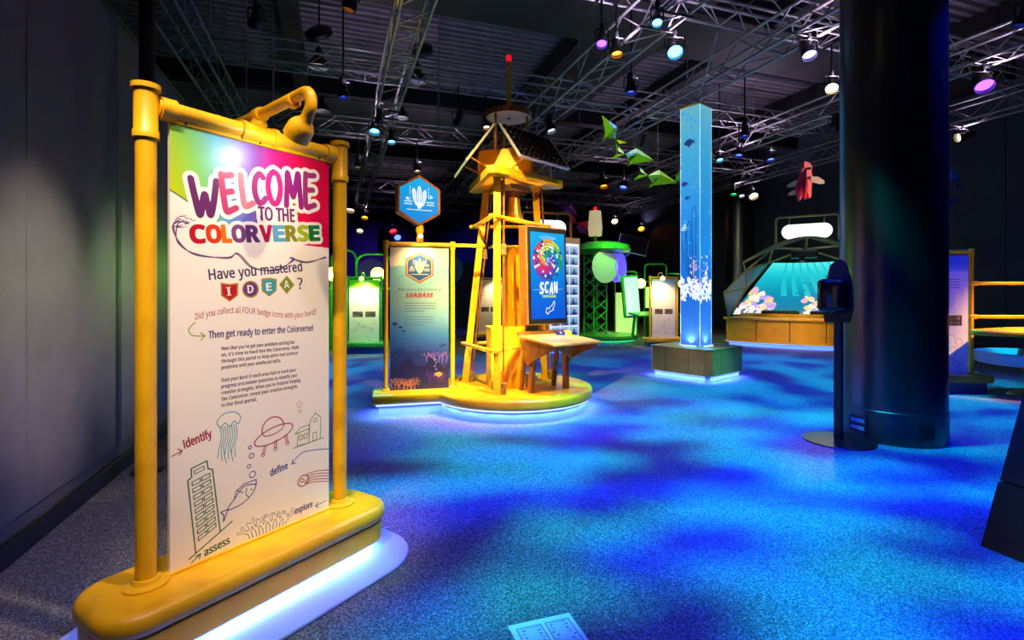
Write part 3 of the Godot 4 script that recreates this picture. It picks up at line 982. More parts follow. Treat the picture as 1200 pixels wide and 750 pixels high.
func welcome_sign() -> void:
	var yaw := atan2(0.84, 0.5426)
	var t := thing("welcome_sign", "large white welcome panel in a yellow pipe frame with a gooseneck lamp", "sign", P(-1.181, 0, 2.385), yaw)
	var H := 2.2
	var hb := 0.26
	stadium_base(t, 1.32, 0.44, 0.15, hb, 0.19, M.yellow, M.bluepaint)
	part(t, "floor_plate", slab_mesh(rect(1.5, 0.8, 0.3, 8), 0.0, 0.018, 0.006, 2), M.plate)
	for s in [-1.0, 1.0]:
		var x: float = s * 0.4585
		var post := part(t, "post", tb([Vector3(x, hb, 0), Vector3(x, H - 0.16, 0)], 0.036, 20), M.yellow)
		part(post, "flange", lt([Vector2(0.0, hb), Vector2(0.078, hb), Vector2(0.078, hb + 0.008), Vector2(0.05, hb + 0.016), Vector2(0.043, hb + 0.03), Vector2(0.036, hb + 0.032)], 24), M.yellow, Vector3(x, 0, 0))
		part(post, "tee_fitting", lt([Vector2(0.036, H - 0.2), Vector2(0.045, H - 0.198), Vector2(0.045, H - 0.17), Vector2(0.041, H - 0.165), Vector2(0.041, H - 0.01), Vector2(0.05, H - 0.008), Vector2(0.05, H + 0.012), Vector2(0.0, H + 0.014)], 24), M.yellow, Vector3(x, 0, 0))
	var bar := part(t, "crossbar", tb([Vector3(-0.42, 2.135, 0), Vector3(0.42, 2.135, 0)], 0.036, 20), M.yellow)
	for cx in [-0.385, 0.385]:
		part(bar, "union_collar", tb([Vector3(cx - 0.028, 2.135, 0), Vector3(cx + 0.028, 2.135, 0)], 0.046, 20), M.yellow)
	for cx in [-0.075, 0.075]:
		part(bar, "union_collar", tb([Vector3(cx - 0.012, 2.135, 0), Vector3(cx + 0.012, 2.135, 0)], 0.047, 20), M.yellow)
	part(bar, "tee_fitting", tb([Vector3(-0.07, 2.135, 0), Vector3(0.07, 2.135, 0)], 0.043, 20), M.yellow)
	part(t, "clamp_rail", bx(Vector3(0.76, 0.022, 0.028), 0.004), M.yellow, Vector3(0.002, 2.095, 0.0))
	for k in 3:
		part(t, "rail_screw", lt([Vector2(0, 0.0), Vector2(0.006, 0.001), Vector2(0.004, 0.004), Vector2(0, 0.004)], 8), M.darksteel, Vector3(-0.32 + k * 0.32, 2.095, 0.014), Vector3(PI / 2, 0, 0))
	part(t, "panel", board(0.76, 1.825, 0.018, printed(print_welcome(), 0.35), M.offwhite), null, Vector3(0.002, hb - 0.003, 0.0))
	part(t, "panel_channel", bx(Vector3(0.79, 0.016, 0.04), 0.004), M.yellow, Vector3(0.002, hb + 0.004, -0.0))
	# gooseneck lamp: riser, arm running out in front of the panel, elbow, bell
	var arm := part(t, "lamp_arm", pipe([Vector3(0, 2.215, -0.2), Vector3(0, 2.225, 0.02), Vector3(0, 2.262, 0.38), Vector3(0, 2.19, 0.395), Vector3(0.0, 2.155, 0.365)], 0.025, 0.08, 16), M.yellow)
	part(arm, "riser", tb([Vector3(0, 2.14, 0), Vector3(0, 2.225, 0)], 0.03, 16), M.yellow)
	part(arm, "riser_collar", lt([Vector2(0.0, 2.175), Vector2(0.038, 2.175), Vector2(0.038, 2.192), Vector2(0, 2.192)], 16), M.yellow)
	part(arm, "arm_collar", tb([Vector3(0, 2.222, -0.012), Vector3(0, 2.226, 0.03)], 0.034, 16), M.yellow)
	part(arm, "elbow_collar", tb([Vector3(0, 2.238, 0.25), Vector3(0, 2.241, 0.275)], 0.033, 16), M.yellow)
	var bell := MB.new()
	bell.lathe([Vector2(0.03, 0.1), Vector2(0.034, 0.075), Vector2(0.052, 0.055), Vector2(0.066, 0.03), Vector2(0.07, -0.01), Vector2(0.07, -0.04), Vector2(0.064, -0.04), Vector2(0.06, 0.0), Vector2(0.045, 0.04), Vector2(0.0, 0.05)], 24)
	var bm := part(t, "lamp_bell", bell.done(), M.yellow, Vector3(0, 2.1, 0.31), Vector3(deg_to_rad(48), 0, 0))
	bm.scale = Vector3.ONE * 0.82
	part(bm, "lamp_bulb", lt([Vector2(0, -0.034), Vector2(0.02, -0.028), Vector2(0.028, -0.01), Vector2(0.02, 0.012), Vector2(0.0, 0.02)], 14), M.bulb_white, Vector3(0, 0, 0))
	spot(t, Vector3(0, 2.065, 0.27), Vector3(0, 1.96, 0.0), Color(1.0, 0.95, 0.85), LE.sign, 60, 0.025, 0.9)
	under_led(t, 1.3, 0.42, 0.066, LEDC, LE.led)

# posts, bar, panel, base and lamp of the smaller signs; yaw turns the local x axis
func info_sign(called: String, label: String, at: Vector3, yaw: float, o: Dictionary) -> Node3D:
	var t := thing(called, label, "sign", at, yaw)
	var w: float = o.get("w", 0.78)
	var H: float = o.get("H", 1.8)
	var hb: float = o.get("hb", 0.2)
	var fr: Material = o.get("frame", M.yellow)
	if o.get("base", true):
		part(t, "base", slab_mesh(rect(w + 0.34, 0.44, 0.08, 5), hb - 0.11, hb, 0.025, 3), o.get("base_mat", fr))
		part(t, "plinth", slab_mesh(rect(w + 0.2, 0.3, 0.02, 2), 0.0, hb - 0.106, 0.004, 1), M.bluepaint)
		under_led(t, w + 0.32, 0.42, hb - 0.12, o.get("led", LEDC), o.get("led_e", 0.02))
	for s in [-1.0, 1.0]:
		var x: float = s * w / 2
		var post := part(t, "post", tb([Vector3(x, hb, 0), Vector3(x, H, 0)], 0.026, 14), fr)
		part(post, "foot_flange", lt([Vector2(0, hb), Vector2(0.05, hb), Vector2(0.05, hb + 0.012), Vector2(0.028, hb + 0.03)], 14), fr, Vector3(x, 0, 0))
		part(post, "top_fitting", lt([Vector2(0.0, H - 0.07), Vector2(0.034, H - 0.07), Vector2(0.034, H + 0.02), Vector2(0.0, H + 0.024)], 14), fr, Vector3(x, 0, 0))
	part(t, "crossbar", tb([Vector3(-w / 2, H - 0.02, 0), Vector3(w / 2, H - 0.02, 0)], 0.026, 14), fr)
	part(t, "panel", board(w - 0.1, H - hb - 0.06, 0.02, printed(o.print, 0.4), M.offwhite), null, Vector3(0, hb, 0))
	if o.get("lamp", true):
		var lx: float = o.get("lamp_x", 0.0)
		var arm := part(t, "lamp_arm", pipe([Vector3(lx, H - 0.02, 0), Vector3(lx, H + 0.09, 0.02), Vector3(lx, H + 0.1, 0.26), Vector3(lx, H + 0.0, 0.3)], 0.014, 0.06, 10), fr)
		part(arm, "lamp_bulb", lt([Vector2(0, -0.06), Vector2(0.04, -0.045), Vector2(0.058, 0.0), Vector2(0.04, 0.045), Vector2(0.0, 0.06)], 16), o.get("bulb", M.bulb_warm), Vector3(lx, H - 0.05, 0.3))
		spot(t, Vector3(lx, H - 0.13, 0.3), Vector3(lx, H - 0.6, 0.0), o.get("lamp_col", Color(1.0, 0.86, 0.62)), o.get("lamp_e", 0.5), 65, 0.04, 0.9)
	return t

# ---------------------------------------------------------------- buoy
func buoy() -> void:
	var C := Vector2(0.0, 6.38)
	# platform: round deck with a straight wing
	var pl := thing("platform", "low round yellow platform with a straight wing, blue light under its rim", "platform", P(C.x, 0, C.y))
	var circ := PackedVector2Array()
	for k in 72:
		circ.append(Vector2(cos(TAU * k / 72), sin(TAU * k / 72)) * 0.99)
	var d := Vector2(0.966, -0.259)        # the wing's direction in (x, world z)
	var n := Vector2(0.259, 0.966)
	var sc := Vector2(-1.09, 0.33)
	var outl := func(grow: float) -> PackedVector2Array:
		var c2 := PackedVector2Array()
		for p in circ:
			c2.append(p * (0.99 + grow) / 0.99)
		var wing := PackedVector2Array([sc - d * (0.54 + grow) - n * (0.22 + grow), sc + d * 0.8 - n * (0.22 + grow), sc + d * 0.8 + n * (0.24 + grow), sc - d * (0.54 + grow) + n * (0.24 + grow)])
		return Geometry2D.merge_polygons(c2, wing)[0]
	part(pl, "deck", slab_mesh(outl.call(0.0), 0.14, 0.26, 0.035, 4), M.yellow)
	part(pl, "plinth", slab_mesh(outl.call(-0.07), 0.0, 0.145, 0.0, 1), M.plinthwhite)
	var lo: PackedVector2Array = outl.call(-0.045)
	for k in lo.size():
		var a := lo[k]
		var b := lo[(k + 1) % lo.size()]
		if a.distance_to(b) < 0.03:
			continue
	var ringl := MB.new()
	for k in lo.size():
		var a := lo[k]
		var b := lo[(k + 1) % lo.size()]
		ringl.bar(Vector3(a.x, 0.13, a.y), Vector3(b.x, 0.13, b.y), 0.009)
	part(pl, "led_strip", ringl.done(), M.led)
	for k in 20:
		var t0 := TAU * k / 20
		var t1 := TAU * (k + 1) / 20
		var a := Vector2(cos(t0), sin(t0)) * 0.955
		var b := Vector2(cos(t1), sin(t1)) * 0.955
		if (a + b).normalized().dot(Vector2(-1, 0.2).normalized()) > 0.9:
			continue
		var m := (a + b).normalized()
		strip(pl, Vector3(a.x, 0.11, a.y), Vector3(b.x, 0.11, b.y), Vector3(m.x, 0, m.y), LEDC, LE.led)
	var w0 := sc - d * 0.5 + n * 0.21
	var w1 := sc + d * 0.32 + n * 0.21
	strip(pl, Vector3(w0.x, 0.11, w0.y), Vector3(w1.x, 0.11, w1.y), Vector3(n.x, 0, n.y), LEDC, LE.led)
	var w2 := sc - d * 0.5 - n * 0.2
	strip(pl, Vector3(w0.x, 0.11, w0.y), Vector3(w2.x, 0.11, w2.y), Vector3(-d.x, 0, -d.y), LEDC, LE.led)

	# the tower
	var A := Vector2(-0.04, 6.31)
	var t := thing("buoy_tower", "tall yellow three-legged buoy tower with bell, solar panels and mast", "buoy", P(A.x, 0.26, A.y))
	var y0 := 0.26
	var L := func(x: float, y: float, z: float) -> Vector3:
		return Vector3(x - A.x, y - y0, -(z - A.y))
	var legs := [[-0.17, 5.74, -0.17, 5.9], [-0.6, 6.58, -0.33, 6.6], [0.43, 6.77, 0.3, 6.5]]
	for g in legs:
		var a: Vector3 = L.call(g[0], 0.26, g[1])
		var b: Vector3 = L.call(g[2], 2.73, g[3])
		var mb := MB.new()
		mb.bar(a, b, 0.058, 4)
		var leg := part(t, "leg", mb.done(), M.yellow)
		var off := Vector3(0.075, 0, 0.0)
		part(leg, "conduit", tb([a + off, b + off], 0.013, 8), M.copper)
		part(leg, "foot", bx(Vector3(0.07, 0.13, 0.07), 0.01), M.grime, a + off + Vector3(0, 0.065, 0))
		part(leg, "junction_box", bx(Vector3(0.06, 0.13, 0.06), 0.008), M.grime, a.lerp(b, 0.66) + off)
	for h in [[0.745, 0.10], [2.258, 0.16]]:
		var pts := []
		for g in legs:
			var f: float = (h[0] - 0.26) / 2.46
			var p := Vector2(lerpf(g[0], g[2], f), lerpf(g[1], g[3], f))
			p += (p - A).normalized() * h[1]
			pts.append(L.call(p.x, h[0], p.y))
		for k in 3:
			var a: Vector3 = pts[k]
			var b: Vector3 = pts[(k + 1) % 3]
			var e := (b - a).normalized() * (0.05 if h[0] > 1.0 else 0.02)
			part(t, "brace_rail", tb([a - e, b + e], 0.024, 10), M.yellow)
	part(t, "inner_rail", tb([L.call(-0.3, 1.98, 6.5), L.call(0.3, 1.98, 6.45)], 0.02, 8), M.yellow)
	# cabinet and riser that carry the screen
	var cab := part(t, "cabinet", bx(Vector3(0.42, 0.71, 0.4), 0.008), M.yellow, L.call(-0.08, 0.615, 6.3), Vector3(0, 0.2, 0))
	part(cab, "cabinet_lid", bx(Vector3(0.44, 0.02, 0.42), 0.006), M.yellow, Vector3(0, 0.362, 0))
	var ris := part(t, "riser", bx(Vector3(0.24, 0.98, 0.16), 0.008), M.yellow, L.call(0.03, 1.46, 6.36), Vector3(0, 0.45, 0))
	part(ris, "access_panel", bx(Vector3(0.17, 0.42, 0.012), 0.003), M.yellow, Vector3(0, -0.05, 0.084))
	# triangular deck
	var dirs := []
	var near := Vector2(-0.216, 5.64) - A
	var R := near.length()
	var tri := PackedVector2Array()
	for k in 3:
		var v := near.rotated(-TAU * k / 3)
		for s in [-1.0, 1.0]:
			var e: Vector2 = v.normalized() * R + v.orthogonal().normalized() * 0.05 * s
			tri.append(Vector2(e.x, -e.y))
	var tri2 := PackedVector2Array()
	for p in tri:
		tri2.append(p * 0.96)
	var dk := part(t, "deck_fascia", slab_mesh(tri, 2.72 - y0, 2.81 - y0, 0.006, 1), M.yellow)
	for k in 3:
		var v := near.rotated(-TAU * k / 3 - PI / 3).normalized()
		part(dk, "bracket", bx(Vector3(0.34, 0.07, 0.03), 0.005), M.grime, Vector3(v.x * 0.2, 2.66 - y0, -v.y * 0.2), Vector3(0, v.angle() + PI / 2, 0))
	for g in legs:
		var p: Vector3 = L.call(g[2] * 0.92 + A.x * 0.08 + 0.04, 2.64, g[3])
		part(dk, "cable_clamp", lt([Vector2(0, -0.05), Vector2(0.03, -0.045), Vector2(0.045, 0.0), Vector2(0.03, 0.05), Vector2(0, 0.06)], 10), M.grime, p)
	var btri := PackedVector2Array()
	for p in tri:
		btri.append(-p * 0.55)
	var boxp := part(t, "housing", slab_mesh(btri, 2.81 - y0, 3.12 - y0, 0.008, 1), M.yellow)
	for k in 3:
		var v := near.rotated(-TAU * k / 3).normalized()
		part(boxp, "service_slot", bx(Vector3(0.22, 0.02, 0.012), 0.003), M.black, Vector3(v.x * 0.236, 2.86 - y0, -v.y * 0.236), Vector3(0, v.angle() + PI / 2, 0.0))
	# disc, its posts and the mast with a red lamp
	var disc := part(t, "radar_disc", lt([Vector2(0, 3.55 - y0), Vector2(0.265, 3.55 - y0), Vector2(0.275, 3.56 - y0), Vector2(0.275, 3.6 - y0), Vector2(0.265, 3.61 - y0), Vector2(0, 3.61 - y0)], 40), M.cream)
	part(disc, "rim_band", lt([Vector2(0.275, 3.545 - y0), Vector2(0.284, 3.548 - y0), Vector2(0.284, 3.61 - y0), Vector2(0.275, 3.614 - y0)], 40), M.copper)
	part(disc, "hub_cap", lt([Vector2(0, 3.54 - y0), Vector2(0.02, 3.54 - y0), Vector2(0.022, 3.552 - y0)], 12), M.black)
	for k in 3:
		var v := near.rotated(-TAU * k / 3 - 0.5).normalized() * 0.23
		part(disc, "disc_post", tb([Vector3(v.x, 3.1 - y0, -v.y), Vector3(v.x, 3.56 - y0, -v.y)], 0.018, 10), M.yellow)
	var mast := part(t, "mast", tb([Vector3(0, 3.6 - y0, 0), Vector3(0, 4.25 - y0, 0)], 0.026, 12), M.yellow)
	part(mast, "mast_lamp", lt([Vector2(0, 4.25 - y0), Vector2(0.03, 4.25 - y0), Vector2(0.036, 4.27 - y0), Vector2(0.03, 4.32 - y0), Vector2(0, 4.335 - y0)], 14), M.redlamp)
	# three solar panels leaning out over the deck edges
	for k in 3:
		var v := near.rotated(PI / 3 + TAU * k / 3).normalized()          # outward
		var out3 := Vector3(v.x, 0, -v.y)
		var al := Vector3.UP.cross(out3).normalized()
		var top := out3 * 0.285 + Vector3(0, 3.315 - y0, 0)
		var bot := out3 * 0.6 + Vector3(0, 2.89 - y0, 0)
		var up := (top - bot).normalized()
		var nz := al.cross(up).normalized()
		var sp := Node3D.new()
		sp.name = "solar_panel"
		t.add_child(sp, true)
		sp.transform = Transform3D(Basis(al, up, nz), (top + bot) * 0.5)
		var ln := top.distance_to(bot)
		for q in [[Vector3(0.87, 0.02, 0.03), Vector3(0, ln / 2, 0)], [Vector3(0.87, 0.02, 0.03), Vector3(0, -ln / 2, 0)], [Vector3(0.02, ln, 0.03), Vector3(0.425, 0, 0)], [Vector3(0.02, ln, 0.03), Vector3(-0.425, 0, 0)]]:
			part(sp, "frame_rail", bx(q[0], 0.004), M.alu, q[1])
		part(sp, "backing", bx(Vector3(0.85, ln - 0.01, 0.012), 0.002), M.darkprint, Vector3(0, 0, -0.004))
		var cell := bx(Vector3(0.07, 0.068, 0.006), 0.016)
		for i in 10:
			for j in 6:
				part(sp, "cell", cell, M.solar, Vector3(-0.3735 + i * 0.083, (j - 2.5) * ln / 6.2, 0.004))
		for s in [-1.0, 1.0]:
			part(t, "panel_strut", tb([bot + up * 0.12 + al * 0.22 * s, out3 * 0.26 + al * 0.2 * s + Vector3(0, 2.86 - y0, 0)], 0.013, 8), M.yellow)
	# the bell
	var bl := thing("brass_bell", "brass ship's bell hung under the buoy tower's deck", "bell", P(0.02, 2.27, 6.28))
	part(bl, "bell", lt([Vector2(0.118, 0.0), Vector2(0.135, 0.0), Vector2(0.132, 0.02), Vector2(0.11, 0.06), Vector2(0.088, 0.15), Vector2(0.08, 0.24), Vector2(0.06, 0.29), Vector2(0.0, 0.31)], 28), M.brass)
	part(bl, "clapper", lt([Vector2(0, -0.02), Vector2(0.02, -0.01), Vector2(0.022, 0.01), Vector2(0.008, 0.03), Vector2(0.006, 0.28), Vector2(0, 0.29)], 10), M.grime)
	part(bl, "hanger", tb([Vector3(0, 0.3, 0), Vector3(0, 0.43, 0)], 0.02, 10), M.grime)
	# upward spotlight inside the legs
	var up_t := thing("uplight", "small black floor uplight standing between the buoy tower's legs", "lamp", P(-0.185, 0.26, 5.99))
	part(up_t, "body", lt([Vector2(0, 0.0), Vector2(0.05, 0.0), Vector2(0.05, 0.1), Vector2(0.04, 0.1), Vector2(0.036, 0.09)], 16), M.black)
	part(up_t, "lens", lt([Vector2(0.04, 0.086), Vector2(0.0, 0.09)], 16), M.lens_warm)
	spot(up_t, Vector3(0, 0.12, 0), Vector3(0.05, 2.4, -0.1), Color(1.0, 0.78, 0.3), LE.uplight, 38, 0.04, 0.9)

	# seabase sign on the wing
	var sg := info_sign("seabase_sign", "tall underwater-printed Seabase panel between yellow posts with hexagon badge above", P(-1.09, 0, 6.05), atan2(0.259, 0.966), {"w": 0.78, "H": 1.99, "hb": 0.26, "base": false, "print": print_seabase(), "lamp": false})
	part(sg, "tie_pipe", tb([Vector3(0.39, 1.97, 0), Vector3(0.78, 1.97, 0)], 0.022, 10), M.yellow)
	var hx := Node3D.new()
	hx.name = "hexagon_badge"
	sg.add_child(hx, true)
	hx.position = Vector3(-0.02, 2.48, 0.02)
	hx.rotation.y = 0.22
	var fl := PackedVector2Array()
	for p in hexagon(Vector2.ZERO, 0.3):
		fl.append(p)
	var shell := MB.new()
	shell.slab(fl, -0.06, 0.045, 0.006, 1)
	part(hx, "badge_case", shell.done(), M.copper, Vector3.ZERO, Vector3(PI / 2, 0, 0))
	var fm := MB.new()
	var hp := hexagon(Vector2.ZERO, 0.268)
	for k in 6:
		var a := hp[k]
		var b := hp[(k + 1) % 6]
		for p in [Vector2.ZERO, a, b]:
			fm.v(Vector3(p.x, -p.y, 0.047), Vector2(0.5 + p.x / 0.52, 0.5 + p.y / 0.6))
	part(hx, "badge_lit_face", fm.done(), printed(print_hex(), 0.4, LE.hex))
	area(sg, Vector3(-0.02, 2.48, 0.12), Vector3(0.2, 0, 1), Vector2(0.4, 0.4), Color(0.3, 0.7, 1.0), 0.12)
	part(sg, "badge_neck", lt([Vector2(0.035, 1.99), Vector2(0.045, 2.03), Vector2(0.03, 2.08), Vector2(0.05, 2.13), Vector2(0.04, 2.2), Vector2(0.0, 2.22)], 14), M.yellow, Vector3(0.0, 0, 0.01))
	part(sg, "lamp_bulb", lt([Vector2(0, 2.03), Vector2(0.025, 2.04), Vector2(0.025, 2.07), Vector2(0, 2.08)], 12), M.bulb_warm, Vector3(0.0, 0, 0.12))
	part(sg, "lamp_bracket", tb([Vector3(0.0, 2.1, 0.02), Vector3(0.0, 2.09, 0.12)], 0.02, 8), M.yellow)
	spot(sg, Vector3(0.0, 2.0, 0.13), Vector3(0.0, 1.5, 0.0), Color(1.0, 0.86, 0.6), 0.8, 65, 0.03, 0.9)

	# touch screen
	var yaw := atan2(0.6, 0.8)
	var ts := thing("display_screen", "upright blue touch screen with colour wheel and the words Scan Your Band", "screen", P(0.42, 1.02, 6.08), yaw)
	var tilt := -0.03
	part(ts, "case", bx(Vector3(0.63, 1.16, 0.15), 0.012), M.woodbrown, Vector3(0, 0.58, -0.07), Vector3(tilt, 0, 0))
	part(ts, "bezel", bx(Vector3(0.6, 1.13, 0.012), 0.004), M.black, Vector3(0, 0.58, 0.006), Vector3(tilt, 0, 0))
	part(ts, "screen", board(0.53, 1.02, 0.006, printed(print_screen(), 0.25, LE.screen), M.black), null, Vector3(0, 0.07, 0.028), Vector3(tilt, 0, 0))
	area(ts, Vector3(0, 0.58, 0.06), Vector3(0, 0, 1), Vector2(0.5, 1.0), Color(0.25, 0.55, 1.0), 0.25)
	part(ts, "wall_bracket", bx(Vector3(0.2, 0.3, 0.2), 0.01), M.yellow, Vector3(-0.1, 0.5, -0.2))

	# desk in front of it
	var dq := thing("scan_desk", "small yellow-brown desk with sloping top below the touch screen", "desk", P(0.43, 0.26, 5.98), yaw)
	var top_m := MB.new()
	top_m.slab(rect(0.74, 0.62, 0.02, 2), -0.014, 0.014, 0.005, 1)
	var tp := part(dq, "desk_top", top_m.done(), M.woodlight, Vector3(0.02, 0.605, 0.16), Vector3(0.09, 0, 0))
	part(tp, "scan_plate", slab_mesh(rect(0.4, 0.34, 0.15, 6), 0.0135, 0.0155, 0.0, 1), M.darkprint, Vector3(-0.1, 0, 0.05))
	for k in 5:
		part(tp, "plate_mark", bx(Vector3(0.05, 0.001, 0.03), 0.0), M.cream, Vector3(-0.22 + k * 0.06, 0.016, -0.02 + 0.05 * (k % 2)))
	part(dq, "back_ledge", bx(Vector3(0.74, 0.06, 0.03), 0.005), M.woodbrown, Vector3(0.02, 0.66, -0.15))
	for s in [-1.0, 1.0]:
		var leg := MB.new()
		leg.bar(Vector3(s * 0.27, 0, 0.0), Vector3(s * 0.25, 0.44, 0.02), 0.04, 4)
		part(dq, "leg", leg.done(), M.woodbrown)
		var leg2 := MB.new()
		leg2.bar(Vector3(s * 0.25, 0, -0.2), Vector3(s * 0.25, 0.44, -0.14), 0.03, 4)
		part(dq, "leg", leg2.done(), M.woodbrown)
		var br := PackedVector2Array([Vector2(-0.16, 0.6), Vector2(0.46, 0.57), Vector2(0.46, 0.545), Vector2(0.06, 0.36), Vector2(0.0, 0.3), Vector2(-0.06, 0.36)])
		part(dq, "side_bracket", cutout(br, 0.02), M.woodbrown, Vector3(s * 0.31 + 0.01, 0, 0), Vector3(0, -PI / 2, 0))
	var apron := PackedVector2Array([Vector2(-0.31, 0.58), Vector2(0.31, 0.58), Vector2(0.3, 0.34), Vector2(0.2, 0.42), Vector2(0.1, 0.455), Vector2(-0.1, 0.455), Vector2(-0.2, 0.42), Vector2(-0.3, 0.34)])
	part(dq, "apron", cutout(apron, 0.02), M.woodlight, Vector3(0.01, 0, 0.06))
	for b in [["blue_button", "blue dome button on the desk below the touch screen", M.bluebtn, 0.2], ["yellow_button", "yellow-green dome button on the desk below the touch screen", M.limebtn, 0.31]]:
		part(tp, b[0], lt([Vector2(0.055, 0.012), Vector2(0.055, 0.028), Vector2(0.046, 0.05), Vector2(0.025, 0.062), Vector2(0, 0.066)], 18), b[2], Vector3(b[3], 0, -0.2))

# ---------------------------------------------------------------- light tower
func light_tower() -> void:
	var yaw := atan2(0.64, 0.77)
	var c := P(3.1, 0, 8.63)
	var b := thing("planter_base", "square yellow-grey plinth with glowing blue edge under the tall light tower", "plinth", c, yaw)
	var S := 1.12
	part(b, "body", slab_mesh(rect(S, S, 0.09, 1), 0.1, 0.5, 0.0, 1), M.satinyellow)
	part(b, "top_plate", slab_mesh(rect(S + 0.015, S + 0.015, 0.09, 1), 0.5, 0.516, 0.003, 1), M.satinyellow)
	part(b, "plinth", slab_mesh(rect(S - 0.1, S - 0.1, 0.06, 1), 0.0, 0.102, 0.0, 1), M.plinthwhite)
	for k in 4:
		var dr := Vector3(0, 0, 1).rotated(Vector3.UP, k * PI / 2)
		var sd := Vector3(1, 0, 0).rotated(Vector3.UP, k * PI / 2)
		for o in [-0.22, 0.2]:
			part(b, "seam", bx(Vector3(0.004, 0.39, 0.004), 0.0), M.black, dr * (S / 2 + 0.0005) + sd * o + Vector3(0, 0.3, 0), Vector3(0, k * PI / 2, 0))
		part(b, "led_strip", bx(Vector3(S - 0.2, 0.01, 0.012), 0.002), M.led, dr * (S / 2 - 0.03) + Vector3(0, 0.094, 0), Vector3(0, k * PI / 2, 0))
		strip(b, dr * (S / 2 - 0.02) - sd * 0.5 + Vector3(0, 0.084, 0), dr * (S / 2 - 0.02) + sd * 0.5 + Vector3(0, 0.084, 0), dr, LEDC, LE.led * 1.3)
	var t := thing("light_tower", "tall glowing blue square column printed with fish and coral", "light column", c + Vector3(0, 0.516, 0), yaw)
	var w := 0.36
	var H := 3.98
	part(t, "core", bx(Vector3(w - 0.03, H, w - 0.03), 0.002), M.black, Vector3(0, H / 2, 0))
	var faces := [print_tower(31, true), print_tower(57, false)]
	for k in 4:
		var a := k * PI / 2
		# local +z faces left-front, local +x right
		var f: Image = faces[1] if k % 2 == 0 else faces[0]
		part(t, "lit_face", board(w - 0.012, H, 0.01, printed(f, 0.4, LE.tower), M.offwhite), null, Vector3(0, 0, w / 2 - 0.006).rotated(Vector3.UP, a - PI / 2 * 0), Vector3(0, a, 0))
		part(t, "corner_edge_light", bx(Vector3(0.009, H, 0.009), 0.002), M.edge2, Vector3(w / 2 - 0.003, H / 2, w / 2 - 0.003).rotated(Vector3.UP, a))
		area(t, Vector3(0, H * 0.5, w / 2 + 0.03).rotated(Vector3.UP, a), Vector3(0, 0, 1).rotated(Vector3.UP, a), Vector2(0.3, H), Color(0.25, 0.6, 1.0), 0.5)
		part(t, "added_foot_light", bx(Vector3(0.26, 0.012, 0.03), 0.003), M.edge, Vector3(0, 0.007, w / 2 + 0.05).rotated(Vector3.UP, a), Vector3(0, a, 0))  # added strip, stands in for the lamp inside that whitens the foot
		spot(t, Vector3(0, 0.03, w / 2 + 0.06).rotated(Vector3.UP, a), Vector3(0, 0.6, w / 2 - 0.06).rotated(Vector3.UP, a), Color(0.8, 0.9, 1.0), 1.6, 60, 0.04, 1.0)
	part(t, "cap", bx(Vector3(w + 0.02, 0.02, w + 0.02), 0.003), M.yellow, Vector3(0, H + 0.008, 0))
	part(t, "steady_rod", tb([Vector3(0, H, 0), Vector3(-0.95, H + 0.62, 0.9)], 0.014, 6), M.truss)

